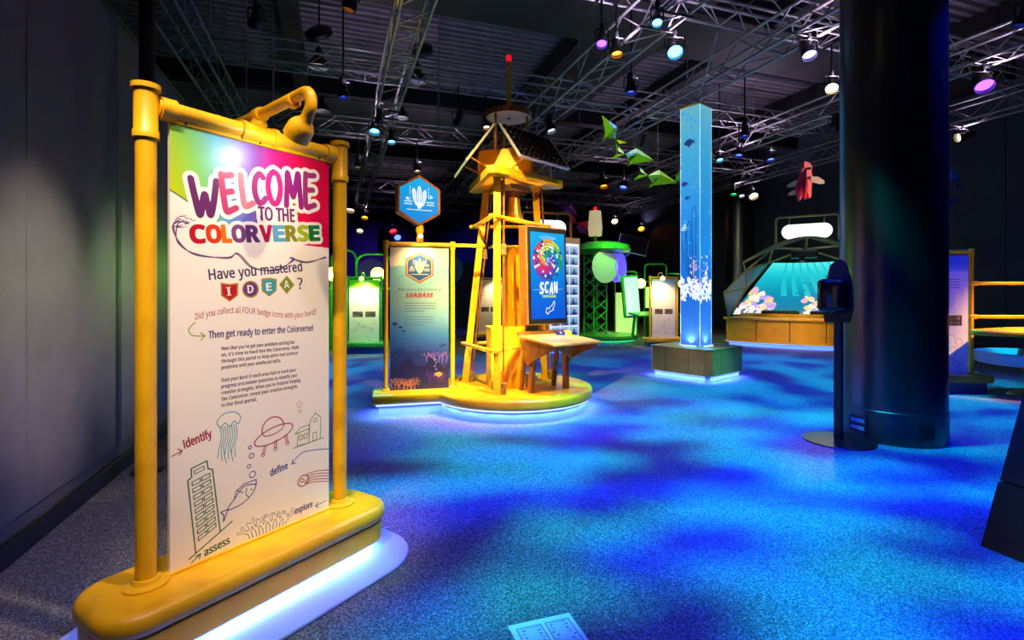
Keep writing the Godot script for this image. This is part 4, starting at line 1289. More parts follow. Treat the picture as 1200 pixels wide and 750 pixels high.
# ---------------------------------------------------------------- dome theatre
func dome() -> void:
	var c := P(7.66, 0, 13.3)
	var yaw := -0.5
	var t := thing("dome_theater", "yellow curved counter with a geodesic half dome around a glowing reef screen", "exhibit", c, yaw)
	# counter: an arc bowed towards the viewer
	var arc := func(r0: float, r1: float, a0: float, a1: float, cz: float, seg: int) -> PackedVector2Array:
		var o := PackedVector2Array()
		for k in seg + 1:
			var a := lerpf(a0, a1, float(k) / seg)
			o.append(Vector2(sin(a) * r1, cz + cos(a) * r1))
		for k in seg + 1:
			var a := lerpf(a1, a0, float(k) / seg)
			o.append(Vector2(sin(a) * r0, cz + cos(a) * r0))
		return o
	var R := 5.0
	var cz := -4.2
	var half := 0.39
	for k in 5:
		var a0 := -half + k * 2 * half / 5 + 0.002
		var a1 := -half + (k + 1) * 2 * half / 5 - 0.002
		part(t, "counter_panel", slab_mesh(arc.call(R - 0.5, R, a0, a1, cz, 4), 0.14, 0.68, 0.004, 1), M.yellow)
	part(t, "counter_top", slab_mesh(arc.call(R - 0.6, R + 0.05, -half - 0.01, half + 0.01, cz, 18), 0.68, 0.75, 0.015, 2), M.yellow)
	part(t, "counter_skirt", slab_mesh(arc.call(R - 0.52, R + 0.03, -half - 0.006, half + 0.006, cz, 18), 0.1, 0.145, 0.006, 1), M.yellow)
	part(t, "plinth", slab_mesh(arc.call(R - 0.5, R - 0.07, -half + 0.01, half - 0.01, cz, 18), 0.0, 0.1, 0.0, 1), M.plinthwhite)
	for k in 8:
		var a0 := -half + k * 2 * half / 8
		var a1 := -half + (k + 1) * 2 * half / 8
		var p0 := Vector3(sin(a0) * (R - 0.02), 0.085, cz + cos(a0) * (R - 0.02))
		var p1 := Vector3(sin(a1) * (R - 0.02), 0.085, cz + cos(a1) * (R - 0.02))
		part(t, "led_strip", tb([p0 + Vector3(0, 0.008, 0), p1 + Vector3(0, 0.008, 0)], 0.006, 6), M.led)
		strip(t, p0, p1, Vector3(sin(a0), 0, cos(a0)), LEDC, LE.led * 0.8)
	# lit instrument ledge
	part(t, "ledge", slab_mesh(arc.call(R - 0.95, R - 0.62, -half + 0.02, half - 0.02, cz, 14), 0.74, 0.84, 0.01, 1), M.yellow)
	for q in [[-0.62, 0.9], [0.62, 1.1], [1.5, 0.5]]:
		part(t, "control_console", bx(Vector3(q[1], 0.1, 0.22), 0.03), M.black, Vector3(q[0], 0.86, cz + 4.18 - q[0] * q[0] * 0.08), Vector3(-0.25, 0, 0))
	# the screen: a shallow bowl leaning back, cut to a trapezoid
	var sm := MB.new()
	sm.smooth(true)
	var N := 16
	var P2 := func(i: int, j: int) -> Vector3:
		var u := float(i) / N
		var v := float(j) / 10.0
		var hw := lerpf(1.8, 0.8, v)
		var x := (u * 2 - 1) * hw
		return Vector3(x, 0.8 + v * 1.42, -0.4 - 0.4 * v + 0.35 * pow(u * 2 - 1, 2))
	for j in 10:
		for i in N:
			var q := [P2.call(i, j), P2.call(i + 1, j), P2.call(i + 1, j + 1), P2.call(i, j + 1)]
			var uv := [Vector2(float(i) / N, 1.0 - j / 10.0), Vector2((i + 1.0) / N, 1.0 - j / 10.0), Vector2((i + 1.0) / N, 1.0 - (j + 1) / 10.0), Vector2(float(i) / N, 1.0 - (j + 1) / 10.0)]
			for k in [0, 2, 1, 0, 3, 2]:
				sm.v(q[k], uv[k])
	part(t, "reef_screen", sm.done(), printed(print_reef(), 0.5, LE.reef))
	area(t, Vector3(0, 1.5, -0.2), Vector3(0, -0.2, 1), Vector2(2.4, 1.2), Color(0.3, 0.9, 0.95), 1.2)
	# dome struts
	var nodes := {"a": Vector3(-1.98, 1.4, 0.15), "b": Vector3(-1.86, 0.78, 0.25), "c": Vector3(-1.5, 2.22, 0.05), "d": Vector3(-1.46, 2.0, -0.1), "e": Vector3(-0.78, 2.6, -0.1), "f": Vector3(-0.92, 2.24, -0.9), "g": Vector3(-1.45, 1.52, -0.3), "h": Vector3(0.0, 2.82, 0.3), "i": Vector3(0.0, 2.6, -0.9)}
	var links := [["a", "b"], ["a", "d"], ["a", "g"], ["b", "g"], ["d", "g"], ["g", "f"], ["d", "f"], ["c", "d"], ["c", "e"], ["d", "e"], ["e", "f"], ["e", "h"], ["f", "i"], ["h", "i"], ["e", "i"]]
	for s in [-1.0, 1.0]:
		for l in links:
			var p: Vector3 = nodes[l[0]] * Vector3(s, 1, 1)
			var q: Vector3 = nodes[l[1]] * Vector3(s, 1, 1)
			if s > 0 and absf(p.x) < 0.01 and absf(q.x) < 0.01:
				continue
			part(t, "strut", tb([p, q], 0.026, 8), M.domeframe)
		for f in [["a", "b", "g"], ["a", "g", "d"], ["d", "g", "f"]]:
			var g := MB.new()
			var p0: Vector3 = nodes[f[0]] * Vector3(s, 1, 1)
			var p1: Vector3 = nodes[f[1]] * Vector3(s, 1, 1)
			var p2: Vector3 = nodes[f[2]] * Vector3(s, 1, 1)
			var nn := (p1 - p0).cross(p2 - p0).normalized() * 0.008
			g.tri(p0 + nn, p1 + nn, p2 + nn); g.tri(p0 - nn, p2 - nn, p1 - nn)
			for e in [[p0, p1], [p1, p2], [p2, p0]]:
				g.quad(e[0] - nn, e[1] - nn, e[1] + nn, e[0] + nn)
			part(t, "dome_panel", g.done(), M.frost)
	part(t, "canopy_rib", pipe([Vector3(-1.5, 2.22, 0.05), Vector3(-0.78, 2.66, 0.1), Vector3(0, 2.86, 0.3), Vector3(0.78, 2.66, 0.1), Vector3(1.5, 2.22, 0.05)], 0.035, 0.4, 10), M.domeframe)
	var pj := thing("ceiling_projector", "black projector hanging under the dome's crown above the reef screen", "projector", c + Vector3(-0.05, 2.3, -0.05), yaw)
	part(pj, "body", bx(Vector3(0.62, 0.2, 0.5), 0.03), M.black, Vector3(0, 0.1, 0))
	part(pj, "lens_barrel", tb([Vector3(-0.05, 0.02, 0.26), Vector3(-0.05, -0.1, 0.3)], 0.06, 12), M.black)
	part(pj, "hanger", tb([Vector3(0, 0.19, 0), Vector3(0, 0.5, 0)], 0.02, 8), M.black)
	part(pj, "vent", bx(Vector3(0.5, 0.12, 0.01), 0.003), M.darksteel, Vector3(0, 0.1, 0.253))
	# capsule lamp sign in a pipe frame
	var cs := thing("capsule_sign", "white glowing capsule light in a pipe frame on top of the reef dome", "light sign", c + Vector3(0.05, 2.55, -0.1), yaw - 0.05)
	part(cs, "frame", pipe([Vector3(-0.72, 0.0, 0), Vector3(-0.72, 0.86, 0), Vector3(0.72, 0.86, 0), Vector3(0.72, 0.0, 0)], 0.03, 0.1, 10), M.domeframe)
	for x in [-0.4, 0.4]:
		part(cs, "drop_rod", tb([Vector3(x, 0.6, 0), Vector3(x, 0.86, 0)], 0.016, 8), M.domeframe)
	capsule(cs, Vector3(0, 0.46, 0), 1.16, 0.38)

func capsule(t: Node, at: Vector3, w: float, h: float) -> void:
	var o := PackedVector2Array()
	for k in 17:
		var a := PI / 2 - PI * k / 16
		o.append(Vector2(w / 2 - h / 2 + cos(a) * h / 2, sin(a) * h / 2))
	for k in 17:
		var a := -PI / 2 - PI * k / 16
		o.append(Vector2(-w / 2 + h / 2 + cos(a) * h / 2, sin(a) * h / 2))
	var b := MB.new()
	b.slab(o, -0.06, 0.06, 0.03, 3)
	part(t, "capsule_light", b.done(), M.capsule, at, Vector3(PI / 2, 0, 0))
	area(t, at + Vector3(0, 0, 0.09), Vector3(0, 0, 1), Vector2(w * 0.8, h * 0.8), Color(0.85, 0.95, 1.0), 0.4)

# ---------------------------------------------------------------- columns, stand, kiosks
func column(label: String, at: Vector3, r: float, detail: bool) -> void:
	var t := thing("column", label, "column", at)
	part(t, "shaft", lt([Vector2(r, 0.3), Vector2(r, 6.6)], 72), M.column)
	part(t, "base_band", lt([Vector2(r + 0.006, 0.0), Vector2(r + 0.006, 0.296), Vector2(r, 0.302)], 72), M.column)
	if detail:
		for q in [[-0.62, 0.17, 0.17], [0.62, 0.1, 0.14]]:
			var base_a: float = atan2(-at.x, -at.z) + q[0]
			var d := Vector3(sin(base_a), 0, cos(base_a))
			var pl := part(t, "outlet_plate", bx(Vector3(q[2], 0.15, 0.016), 0.003), M.darksteel, d * (r + 0.008) + Vector3(0, 0.15, 0), Vector3(0, base_a, 0))
			for k in 2:
				part(pl, "outlet_socket", bx(Vector3(q[2] * 0.8, 0.035, 0.006), 0.002), M.black if q[0] > 0 else M.greyplastic, Vector3(0, -0.035 + 0.07 * k, 0.009))

func sanitizer() -> void:
	var t := thing("sanitizer_stand", "black hand sanitizer dispenser on a slim floor stand beside the column", "dispenser", P(3.08, 0, 4.83), -0.85)
	part(t, "foot_plate", lt([Vector2(0, 0.0), Vector2(0.3, 0.0), Vector2(0.305, 0.006), Vector2(0.3, 0.012), Vector2(0.1, 0.018), Vector2(0, 0.02)], 48), M.blacksatin)
	part(t, "pole", bx(Vector3(0.075, 1.25, 0.05), 0.012), M.blacksatin, Vector3(0, 0.635, 0))
	var bp := PackedVector2Array([Vector2(-0.11, 0.0), Vector2(0.1, 0.0), Vector2(0.125, 0.12), Vector2(0.12, 0.35), Vector2(0.085, 0.5), Vector2(0.065, 0.56), Vector2(0.03, 0.59), Vector2(-0.01, 0.59), Vector2(-0.04, 0.555), Vector2(-0.06, 0.54), Vector2(-0.1, 0.36), Vector2(-0.12, 0.15)])
	part(t, "back_plate", cutout(bp, 0.03), M.blacksatin, Vector3(0, 1.12, 0.02))
	var hs := MB.new()
	hs.slab(rect(0.25, 0.16, 0.06, 5), 0.0, 0.31, 0.05, 4)
	part(t, "dispenser_cover", hs.done(), M.glossblack, Vector3(-0.015, 1.22, 0.1))
	part(t, "nozzle", lt([Vector2(0, -0.02), Vector2(0.018, -0.02), Vector2(0.022, 0.0)], 12), M.blacksatin, Vector3(-0.015, 1.222, 0.1))
	part(t, "sight_window", bx(Vector3(0.05, 0.1, 0.006), 0.002), M.darksteel, Vector3(-0.015, 1.32, 0.181))

func black_plinth() -> void:
	var t := thing("sloped_cabinet", "black cabinet with sloping sides cut off by the right edge", "cabinet", P(3.13, 0, 2.535), 0.32)
	var fr := func(y0: float, y1: float, ins: float) -> ArrayMesh:
		var b := MB.new()
		var a := PackedVector3Array()
		for lv in [[y0, 0.44 * y0 + ins], [y1, 0.44 * y1 + ins]]:
			var x: float = -0.42 + lv[1]
			var z: float = 0.3 - lv[1] * 0.3
			a.append_array([Vector3(x, lv[0], z), Vector3(0.6, lv[0], z), Vector3(0.6, lv[0], -0.45), Vector3(x, lv[0], -0.45)])
		for k in 4:
			var k2 := (k + 1) % 4
			b.quad(a[k], a[k2], a[4 + k2], a[4 + k])
		b.quad(a[4], a[5], a[6], a[7])
		b.quad(a[3], a[2], a[1], a[0])
		return b.done()
	part(t, "lower_body", fr.call(0.0, 0.338, 0.0), M.blacksatin)
	part(t, "upper_body", fr.call(0.346, 1.15, 0.012), M.blacksatin)
	part(t, "shadow_gap", bx(Vector3(0.7, 0.012, 0.6), 0.0), M.black, Vector3(0.2, 0.342, -0.1))

func photo_wall() -> void:
	var t := thing("photo_kiosk", "tall olive-yellow kiosk with a glowing grid of square photos behind the touch screen", "kiosk", P(1.66, 0, 12.6), 0.62)
	# local +z is the photo face, local +x the plain flank
	part(t, "body", bx(Vector3(1.3, 2.62, 0.72), 0.01), M.satinyellow, Vector3(-0.62, 1.43, -0.36))
	part(t, "base", bx(Vector3(1.46, 0.05, 0.9), 0.01), M.satinyellow, Vector3(-0.62, 0.13, -0.36))
	part(t, "plinth", bx(Vector3(1.3, 0.11, 0.74), 0.004), M.plinthwhite, Vector3(-0.62, 0.055, -0.36))
	part(t, "led_strip", bx(Vector3(1.2, 0.01, 0.012), 0.002), M.led, Vector3(-0.62, 0.1, 0.05))
	strip(t, Vector3(-1.25, 0.09, 0.05), Vector3(0.05, 0.09, 0.05), Vector3(0, 0, 1), LEDC, LE.led)
	strip(t, Vector3(0.08, 0.09, 0.02), Vector3(0.08, 0.09, -0.75), Vector3(1, 0, 0), LEDC, LE.led)
	var lp := part(t, "light_panel", bx(Vector3(0.92, 2.25, 0.02), 0.003), M.photoback, Vector3(-0.5, 1.46, 0.012))
	var ph := []
	for k in 4:
		ph.append(printed(print_photo(70 + k), 0.4, 0.75))
	for r in 9:
		for c in 3:
			part(lp, "photo_tile", board(0.26, 0.21, 0.008, ph[(r * 2 + c) % 4], M.offwhite), null, Vector3(-0.29 + c * 0.29, -1.09 + r * 0.243, 0.015))
	for y in [0.95, 1.65]:
		part(t, "flank_seam", bx(Vector3(0.004, 0.008, 0.72), 0.0), M.black, Vector3(0.031, y, -0.36))
	area(t, Vector3(-0.5, 1.46, 0.06), Vector3(0, 0, 1), Vector2(0.9, 2.2), Color(0.8, 0.9, 1.0), 0.3)

# ---------------------------------------------------------------- the other stations
func green_tower() -> void:
	var t := thing("green_tower", "green lattice tower with dish, ring canopy and solar panel in the background", "exhibit", P(2.5, 0, 14.4), 0.5)
	part(t, "deck", slab_mesh(PackedVector2Array(range(32).map(func(k): return Vector2(cos(TAU * k / 32), sin(TAU * k / 32)) * 1.0)), 0.12, 0.24, 0.03, 2), M.green)
	part(t, "plinth", lt([Vector2(0.92, 0), Vector2(0.92, 0.12)], 32), M.plinthwhite)
	part(t, "led_strip", lt([Vector2(0.93, 0.1), Vector2(0.95, 0.11), Vector2(0.93, 0.118)], 32), M.ledgreen)
	for k in 10:
		var a := TAU * k / 10
		var b := TAU * (k + 1) / 10
		strip(t, Vector3(cos(a), 0.1, sin(a)) * Vector3(0.96, 1, 0.96), Vector3(cos(b), 0.1, sin(b)) * Vector3(0.96, 1, 0.96), Vector3(cos(a), 0, sin(a)), Color(0.1, 1.0, 0.35), 0.03)
	var cx := -0.2
	for i in 4:
		var x := cx + (0.22 if i % 2 else -0.22)
		var z := 0.22 if i < 2 else -0.22
		part(t, "lattice_leg", tb([Vector3(x, 0.24, z), Vector3(x, 2.5, z)], 0.025, 8), M.green)
	for f in 4:
		var a := Basis(Vector3.UP, f * PI / 2)
		for k in 7:
			var y := 0.3 + k * 0.31
			part(t, "lattice_brace", tb([Vector3(cx, 0, 0) + a * Vector3(-0.22, y, 0.22), Vector3(cx, 0, 0) + a * Vector3(0.22, y + 0.3, 0.22)], 0.013, 6), M.green)
			part(t, "lattice_brace", tb([Vector3(cx, 0, 0) + a * Vector3(0.22, y, 0.22), Vector3(cx, 0, 0) + a * Vector3(-0.22, y + 0.3, 0.22)], 0.013, 6), M.green)
	part(t, "ring_canopy", lt([Vector2(0.2, 2.5), Vector2(0.75, 2.52), Vector2(0.82, 2.58), Vector2(0.78, 2.72), Vector2(0.5, 2.8), Vector2(0.0, 2.82)], 32), M.green, Vector3(0.0, 0, 0))
	part(t, "cap_lamp", lt([Vector2(0, 2.98), Vector2(0.18, 2.98), Vector2(0.2, 3.2), Vector2(0.16, 3.68), Vector2(0.0, 3.7)], 16), M.creamlamp, Vector3(-0.2, 0, 0))
	part(t, "cap_neck", tb([Vector3(-0.2, 2.8, 0), Vector3(-0.2, 3.0, 0)], 0.05, 10), M.green)
	part(t, "beacon_lamp", lt([Vector2(0, 3.7), Vector2(0.05, 3.7), Vector2(0.05, 3.78), Vector2(0, 3.8)], 12), M.redlamp, Vector3(-0.2, 0, 0))
	omni(t, Vector3(-0.2, 3.84, 0), Color(1, 0.15, 0.1), 0.15, 0.04)
	part(t, "dish", lt([Vector2(0, 0.0), Vector2(0.42, 0.02), Vector2(0.44, 0.06), Vector2(0.2, 0.1), Vector2(0, 0.1)], 32), M.pinkdish, Vector3(-0.3, 2.1, 0.5), Vector3(PI / 2, 0, 0))
	part(t, "porthole_ring_light", lt([Vector2(0.3, -0.1), Vector2(0.4, -0.1), Vector2(0.4, 0.12), Vector2(0.3, 0.12)], 28), M.violetring, Vector3(0.35, 2.1, 0.3), Vector3(PI / 2, 0.5, 0))
	omni(t, Vector3(0.35, 2.1, 0.55), Color(0.45, 0.35, 1.0), 0.3, 0.1)
	var sp := part(t, "solar_panel", bx(Vector3(0.8, 0.6, 0.03), 0.004), M.solar, Vector3(1.0, 2.78, 0.2), Vector3(-0.6, -0.5, -0.3))
	part(sp, "panel_frame", bx(Vector3(0.84, 0.64, 0.02), 0.004), M.alu, Vector3(0, 0, -0.012))
	part(t, "panel_arm", pipe([Vector3(0.6, 2.4, 0.0), Vector3(0.95, 2.5, 0.1), Vector3(1.0, 2.75, 0.15)], 0.04, 0.15, 8), M.violetpaint)
	part(t, "screen_case", bx(Vector3(0.5, 1.16, 0.08), 0.01), M.green, Vector3(0.42, 1.3, 0.75), Vector3(-0.06, -0.2, 0.06))
	part(t, "screen", bx(Vector3(0.4, 1.04, 0.02), 0.004), M.palescreen, Vector3(0.42, 1.3, 0.81), Vector3(-0.06, -0.2, 0.06))
	var dk := part(t, "desk_top", bx(Vector3(0.85, 0.05, 0.5), 0.008), M.green, Vector3(0.7, 0.82, 1.0), Vector3(0.15, 0, 0))
	for s in [-0.35, 0.35]:
		part(dk, "desk_leg", bx(Vector3(0.06, 0.6, 0.06), 0.006), M.green, Vector3(s, -0.3, 0))
	# the pipe stand to its right
	var g := thing("green_pipe_rack", "green pipe rack with globe lamps and lit panels right of the green tower", "exhibit", P(4.02, 0, 15.8), 0.1)
	for q in [[-0.55, 2.05, 0.1], [0.5, 2.3, -0.2]]:
		part(g, "pipe_hoop", pipe([Vector3(q[0] - 0.35, 0.0, q[2]), Vector3(q[0] - 0.35, q[1], q[2]), Vector3(q[0] + 0.35, q[1], q[2]), Vector3(q[0] + 0.35, 0.0, q[2])], 0.028, 0.14, 8), M.green)
	part(g, "crosspipe", tb([Vector3(-0.9, 1.75, 0.1), Vector3(0.85, 1.75, -0.2)], 0.024, 8), M.green)
	part(g, "outreach_pipe", pipe([Vector3(0.85, 1.95, -0.2), Vector3(0.85, 2.0, 0.0), Vector3(1.3, 1.98, 0.0), Vector3(1.3, 1.8, 0.0)], 0.02, 0.08, 8), M.green)
	part(g, "globe_lamp", SphereMesh_(0.14), M.bulb_globe, Vector3(1.3, 1.68, 0.0))
	omni(g, Vector3(1.3, 1.68, 0.17), Color(1.0, 0.95, 0.5), 0.4, 0.1)
	part(g, "globe_lamp", SphereMesh_(0.15), M.bulb_globe, Vector3(-0.1, 1.68, 0.15))
	omni(g, Vector3(-0.1, 1.68, 0.33), Color(0.8, 1.0, 0.5), 0.4, 0.1)
	part(g, "lit_panel", bx(Vector3(0.7, 1.3, 0.04), 0.004), M.palegreenlit, Vector3(-0.55, 0.75, 0.08))
	part(g, "lit_panel", bx(Vector3(0.55, 0.65, 0.04), 0.004), M.palegreenlit, Vector3(0.45, 1.25, -0.22))
	part(g, "bench_cabinet", bx(Vector3(0.9, 0.72, 0.5), 0.01), M.greendark, Vector3(0.6, 0.36, 0.2))
	part(g, "bench_top", bx(Vector3(1.0, 0.04, 0.6), 0.008), M.green, Vector3(0.6, 0.75, 0.2))
	area(g, Vector3(-0.5, 0.8, 0.15), Vector3(0, 0, 1), Vector2(0.7, 1.2), Color(0.6, 1.0, 0.4), 0.5)

func SphereMesh_(r: float) -> SphereMesh:
	var s := SphereMesh.new()
	s.radius = r
	s.height = r * 2
	s.radial_segments = 20
	s.rings = 12
	return s

func green_left() -> void:
	info_sign("green_station_sign", "white info panel in a green pipe frame at the left background station", P(-3.42, 0, 11.85), 0.08, {"w": 0.78, "H": 1.76, "hb": 0.26, "frame": M.green, "print": print_story(Color(0.6, 0.8, 0.1), 61), "led": Color(0.1, 1.0, 0.4), "lamp_col": Color(1.0, 1.0, 0.75), "lamp_e": 1.3, "bulb": M.bulb_globe})
	var a := thing("green_pipe_arch", "row of green pipe hoops with globe lamps behind the left green sign", "pipe frame", P(-3.5, 0, 12.6), 0.08)
	for q in [[-0.62, 0.3, 2.45, 0.0], [0.1, 0.42, 2.35, 0.0], [0.8, 0.2, 2.4, 0.2], [-1.4, 0.3, 1.9, -0.2]]:
		part(a, "pipe_hoop", pipe([Vector3(q[0] - q[1], 0.0, q[3]), Vector3(q[0] - q[1], q[2], q[3]), Vector3(q[0] + q[1], q[2], q[3]), Vector3(q[0] + q[1], 0.0, q[3])], 0.03, 0.28, 10), M.green)
	part(a, "crosspipe", tb([Vector3(-1.8, 1.5, 0.0), Vector3(1.1, 1.5, 0.0)], 0.028, 8), M.green)
	for q in [[-0.85, 1.85], [0.22, 1.85], [1.0, 1.85]]:
		part(a, "globe_lamp", SphereMesh_(0.17), M.bulb_globe, Vector3(q[0], q[1], 0.15))
		omni(a, Vector3(q[0], q[1] - 0.05, 0.36), Color(0.75, 1.0, 0.4), 0.5, 0.12)
	for q in [[-1.25, 0.8, 0.6], [1.15, 1.0, 0.7]]:
		part(a, "cabinet", bx(Vector3(0.6, q[1], 0.5), 0.01), M.green, Vector3(q[0], q[1] / 2, 0.1))
		part(a, "cabinet_panel", bx(Vector3(0.5, 0.5, 0.02), 0.004), M.palegreenlit, Vector3(q[0], q[1] + 0.3, 0.15))
	area(a, Vector3(-0.2, 2.0, 0.4), Vector3(0, -0.5, 1), Vector2(1.5, 0.2), Color(0.3, 1.0, 0.3), 0.8)
	for q in [["violet round disc behind the green hoops at the left station", P(-3.75, 1.95, 13.6), M.violetdisc, 0.36], ["dark red round disc beside the welcome sign's far post", P(-4.65, 1.9, 13.0), M.reddisc, 0.4], ["teal-grey round disc under the hexagon badge", P(-1.5, 1.95, 12.2), M.tealdisc, 0.34]]:
		var d := thing("round_disc", q[0], "disc", q[1] - Vector3(0, 1.95, 0) + Vector3(0, 0, 0))
		part(d, "disc", lt([Vector2(0, -0.03), Vector2(q[3], -0.03), Vector2(q[3], 0.03), Vector2(0, 0.03)], 32), q[2], Vector3(0, 1.95, 0), Vector3(PI / 2, 0.3, 0))
		part(d, "stand_pole", tb([Vector3(0, 0, -0.05), Vector3(0, 1.95, -0.05)], 0.03, 8), M.green)

func right_station() -> void:
	var s := info_sign("rail_sign", "info panel in a yellow pipe frame half hidden behind the near black column", P(6.12, 0, 7.28), -0.06, {"w": 0.78, "H": 2.0, "hb": 0.26, "print": print_story(Color(0.3, 0.5, 0.75), 83), "lamp": false, "led_e": 0.05, "base_mat": M.satinyellow})
	for y in [1.53, 1.06]:
		part(s, "side_rail", tb([Vector3(0.39, y, 0), Vector3(2.6, y, 0)], 0.026, 10), M.yellow)
		part(s, "rail_socket", tb([Vector3(0.36, y, 0), Vector3(0.46, y, 0)], 0.036, 10), M.yellow)
	part(s, "end_post", tb([Vector3(2.6, 0, 0), Vector3(2.6, 2.0, 0)], 0.026, 10), M.yellow)
	var t := thing("activity_table", "yellow leaf-shaped activity table at the right edge in front of the rails", "table", P(7.2, 0, 6.85), 0.0)
	var o := PackedVector2Array()
	for k in 30:
		var a := TAU * k / 30
		o.append(Vector2(cos(a) * 0.95 - 0.08 * cos(2 * a), sin(a) * (0.6 + 0.25 * cos(a))))
	part(t, "table_top", slab_mesh(o, 0.83, 0.9, 0.015, 2), M.yellow)
	part(t, "table_edge_inlay", slab_mesh(rect(0.5, 0.3, 0.1, 5), 0.9, 0.94, 0.01, 1), M.yellow, Vector3(0.3, 0, 0))
	part(t, "pedestal", lt([Vector2(0.3, 0.0), Vector2(0.3, 0.03), Vector2(0.12, 0.08), Vector2(0.1, 0.7), Vector2(0.25, 0.83)], 24), M.satinyellow, Vector3(0.62, 0, -0.3))
	var d := thing("round_basin", "pale blue-rimmed round basin under the yellow activity table", "basin", P(7.06, 0, 6.95), 0.0)
	part(d, "bowl", lt([Vector2(0.0, 0.42), Vector2(0.5, 0.42), Vector2(0.58, 0.44), Vector2(0.6, 0.58), Vector2(0.58, 0.59), Vector2(0.55, 0.57), Vector2(0.5, 0.5), Vector2(0.0, 0.48)], 40), M.basin)
	part(d, "stem", lt([Vector2(0.26, 0.0), Vector2(0.24, 0.03), Vector2(0.08, 0.08), Vector2(0.08, 0.34), Vector2(0.2, 0.42)], 24), M.satinyellow)
	spot(d, Vector3(0, 0.38, 0.25), Vector3(0, 0, 0.5), Color(0.8, 0.9, 1.0), 0.3, 50, 0.05, 0.9)

func capsule_back() -> void:
	var t := thing("capsule_sign", "white glowing capsule light standing behind the buoy tower's touch screen", "light sign", P(0.98, 0, 13.7), 0.3)
	part(t, "frame", pipe([Vector3(-0.75, 0, 0), Vector3(-0.75, 3.54, 0), Vector3(0.64, 3.54, 0), Vector3(0.64, 0, 0)], 0.035, 0.1, 10), M.copper)
	for x in [-0.25, 0.25]:
		part(t, "drop_rod", tb([Vector3(x, 3.3, 0), Vector3(x, 3.54, 0)], 0.014, 6), M.copper)
	capsule(t, Vector3(0, 3.14, 0), 0.98, 0.4)

# ---------------------------------------------------------------- hanging creatures
func paper_fish(called: String, label: String, at: Vector3, size: float, turn: Vector3, m1: Material, m2: Material, wire: float) -> void:
	var t := thing(called, label, "mobile", at)
	var r := Node3D.new()
	r.name = "folded_fish"
	t.add_child(r, true)
	r.rotation = turn
	r.scale = Vector3.ONE * size
	var top := Vector3(0.05, 0.24, 0)
	var nose := Vector3(-0.5, 0.02, 0)
	var bel := Vector3(0.02, -0.22, 0)
	var pin := Vector3(0.26, 0.0, 0)
	for s in [-1.0, 1.0]:
		var sd := Vector3(-0.05, 0.02, 0.17 * s)
		var up := MB.new()
		for q in [[nose, sd, top], [top, sd, pin]]:
			up.tri(q[0], q[1], q[2]) if s > 0 else up.tri(q[0], q[2], q[1])
		part(r, "upper_side", up.done(), m1)
		var lo := MB.new()
		for q in [[nose, bel, sd], [sd, bel, pin]]:
			lo.tri(q[0], q[1], q[2]) if s > 0 else lo.tri(q[0], q[2], q[1])
		part(r, "lower_side", lo.done(), m2)
		var tl := MB.new()
		var e := Vector3(0.56, 0.22 * s, 0.05)
		var e2 := Vector3(0.46, 0.04 * s, 0.0)
		var th := Vector3(0, 0, 0.012)
		tl.tri(pin + th, e2 + th, e + th); tl.tri(pin - th, e - th, e2 - th)
		tl.quad(pin - th, pin + th, e + th, e - th); tl.quad(e2 + th, e2 - th, e - th, e + th)
		part(r, "tail_fin", tl.done(), m1 if s > 0 else m2)
		var fi := MB.new()
		var f0 := Vector3(-0.05, -0.05, 0.15 * s)
		fi.tri(f0, f0 + Vector3(0.2, -0.14, 0.1 * s), f0 + Vector3(0.14, 0.02, 0.0)); fi.tri(f0, f0 + Vector3(0.14, 0.02, -0.01 * s), f0 + Vector3(0.2, -0.14, 0.09 * s))
		part(r, "side_fin", fi.done(), m2)
	part(t, "wire", tb([Vector3(0, 0.1 * size, 0), Vector3(0, wire, 0)], 0.003, 4), M.wire)

func squid() -> void:
	var t := thing("squid_mobile", "pink flying-squid mobile with white wings above the reef dome", "mobile", P(6.45, 3.87, 11.3), 0.2)
	var b := PackedVector2Array([Vector2(-0.02, 0.42), Vector2(0.1, 0.4), Vector2(0.17, 0.32), Vector2(0.16, 0.2), Vector2(0.19, 0.05), Vector2(0.16, -0.12), Vector2(0.15, -0.34), Vector2(0.09, -0.4), Vector2(0.07, -0.26), Vector2(0.0, -0.42), Vector2(-0.05, -0.28), Vector2(-0.14, -0.46), Vector2(-0.19, -0.28), Vector2(-0.22, -0.08), Vector2(-0.12, 0.06), Vector2(-0.1, 0.2), Vector2(-0.04, 0.28)])
	part(t, "body", cutout(b, 0.07), M.pink)
	var b2 := PackedVector2Array()
	for p in b:
		b2.append(Vector2(p.x * 0.6 - 0.01, p.y * 0.9))
	part(t, "cross_body", cutout(b2, 0.05), M.pink, Vector3(0, 0, 0), Vector3(0, 1.2, 0))
	var w := PackedVector2Array([Vector2(0.12, 0.1), Vector2(0.3, 0.1), Vector2(0.48, 0.02), Vector2(0.5, -0.04), Vector2(0.4, -0.06), Vector2(0.14, -0.02)])
	part(t, "wing", cutout(w, 0.03), M.cream, Vector3(0, 0, 0.02), Vector3(0.3, 0, 0))
	var w2 := PackedVector2Array()
	for p in w:
		w2.append(Vector2(-p.x * 0.86, p.y * 0.8 - 0.06))
	part(t, "wing", cutout(w2, 0.03), M.cream, Vector3(0, 0, 0.02), Vector3(0.3, 0, 0.15))
	var w3 := PackedVector2Array()
	for p in w:
		w3.append(Vector2(-p.x * 0.66, p.y * 0.7 - 0.26))
	part(t, "wing", cutout(w3, 0.03), M.cream, Vector3(0, 0, -0.03), Vector3(0.3, 0, 0.1))
	part(t, "eye", SphereMesh_(0.025), M.black, Vector3(0.1, 0.27, 0.05))
	for x in [-0.02, 0.08]:
		part(t, "wire", tb([Vector3(x, 0.38, 0), Vector3(x, 1.15, 0)], 0.003, 4), M.wire)

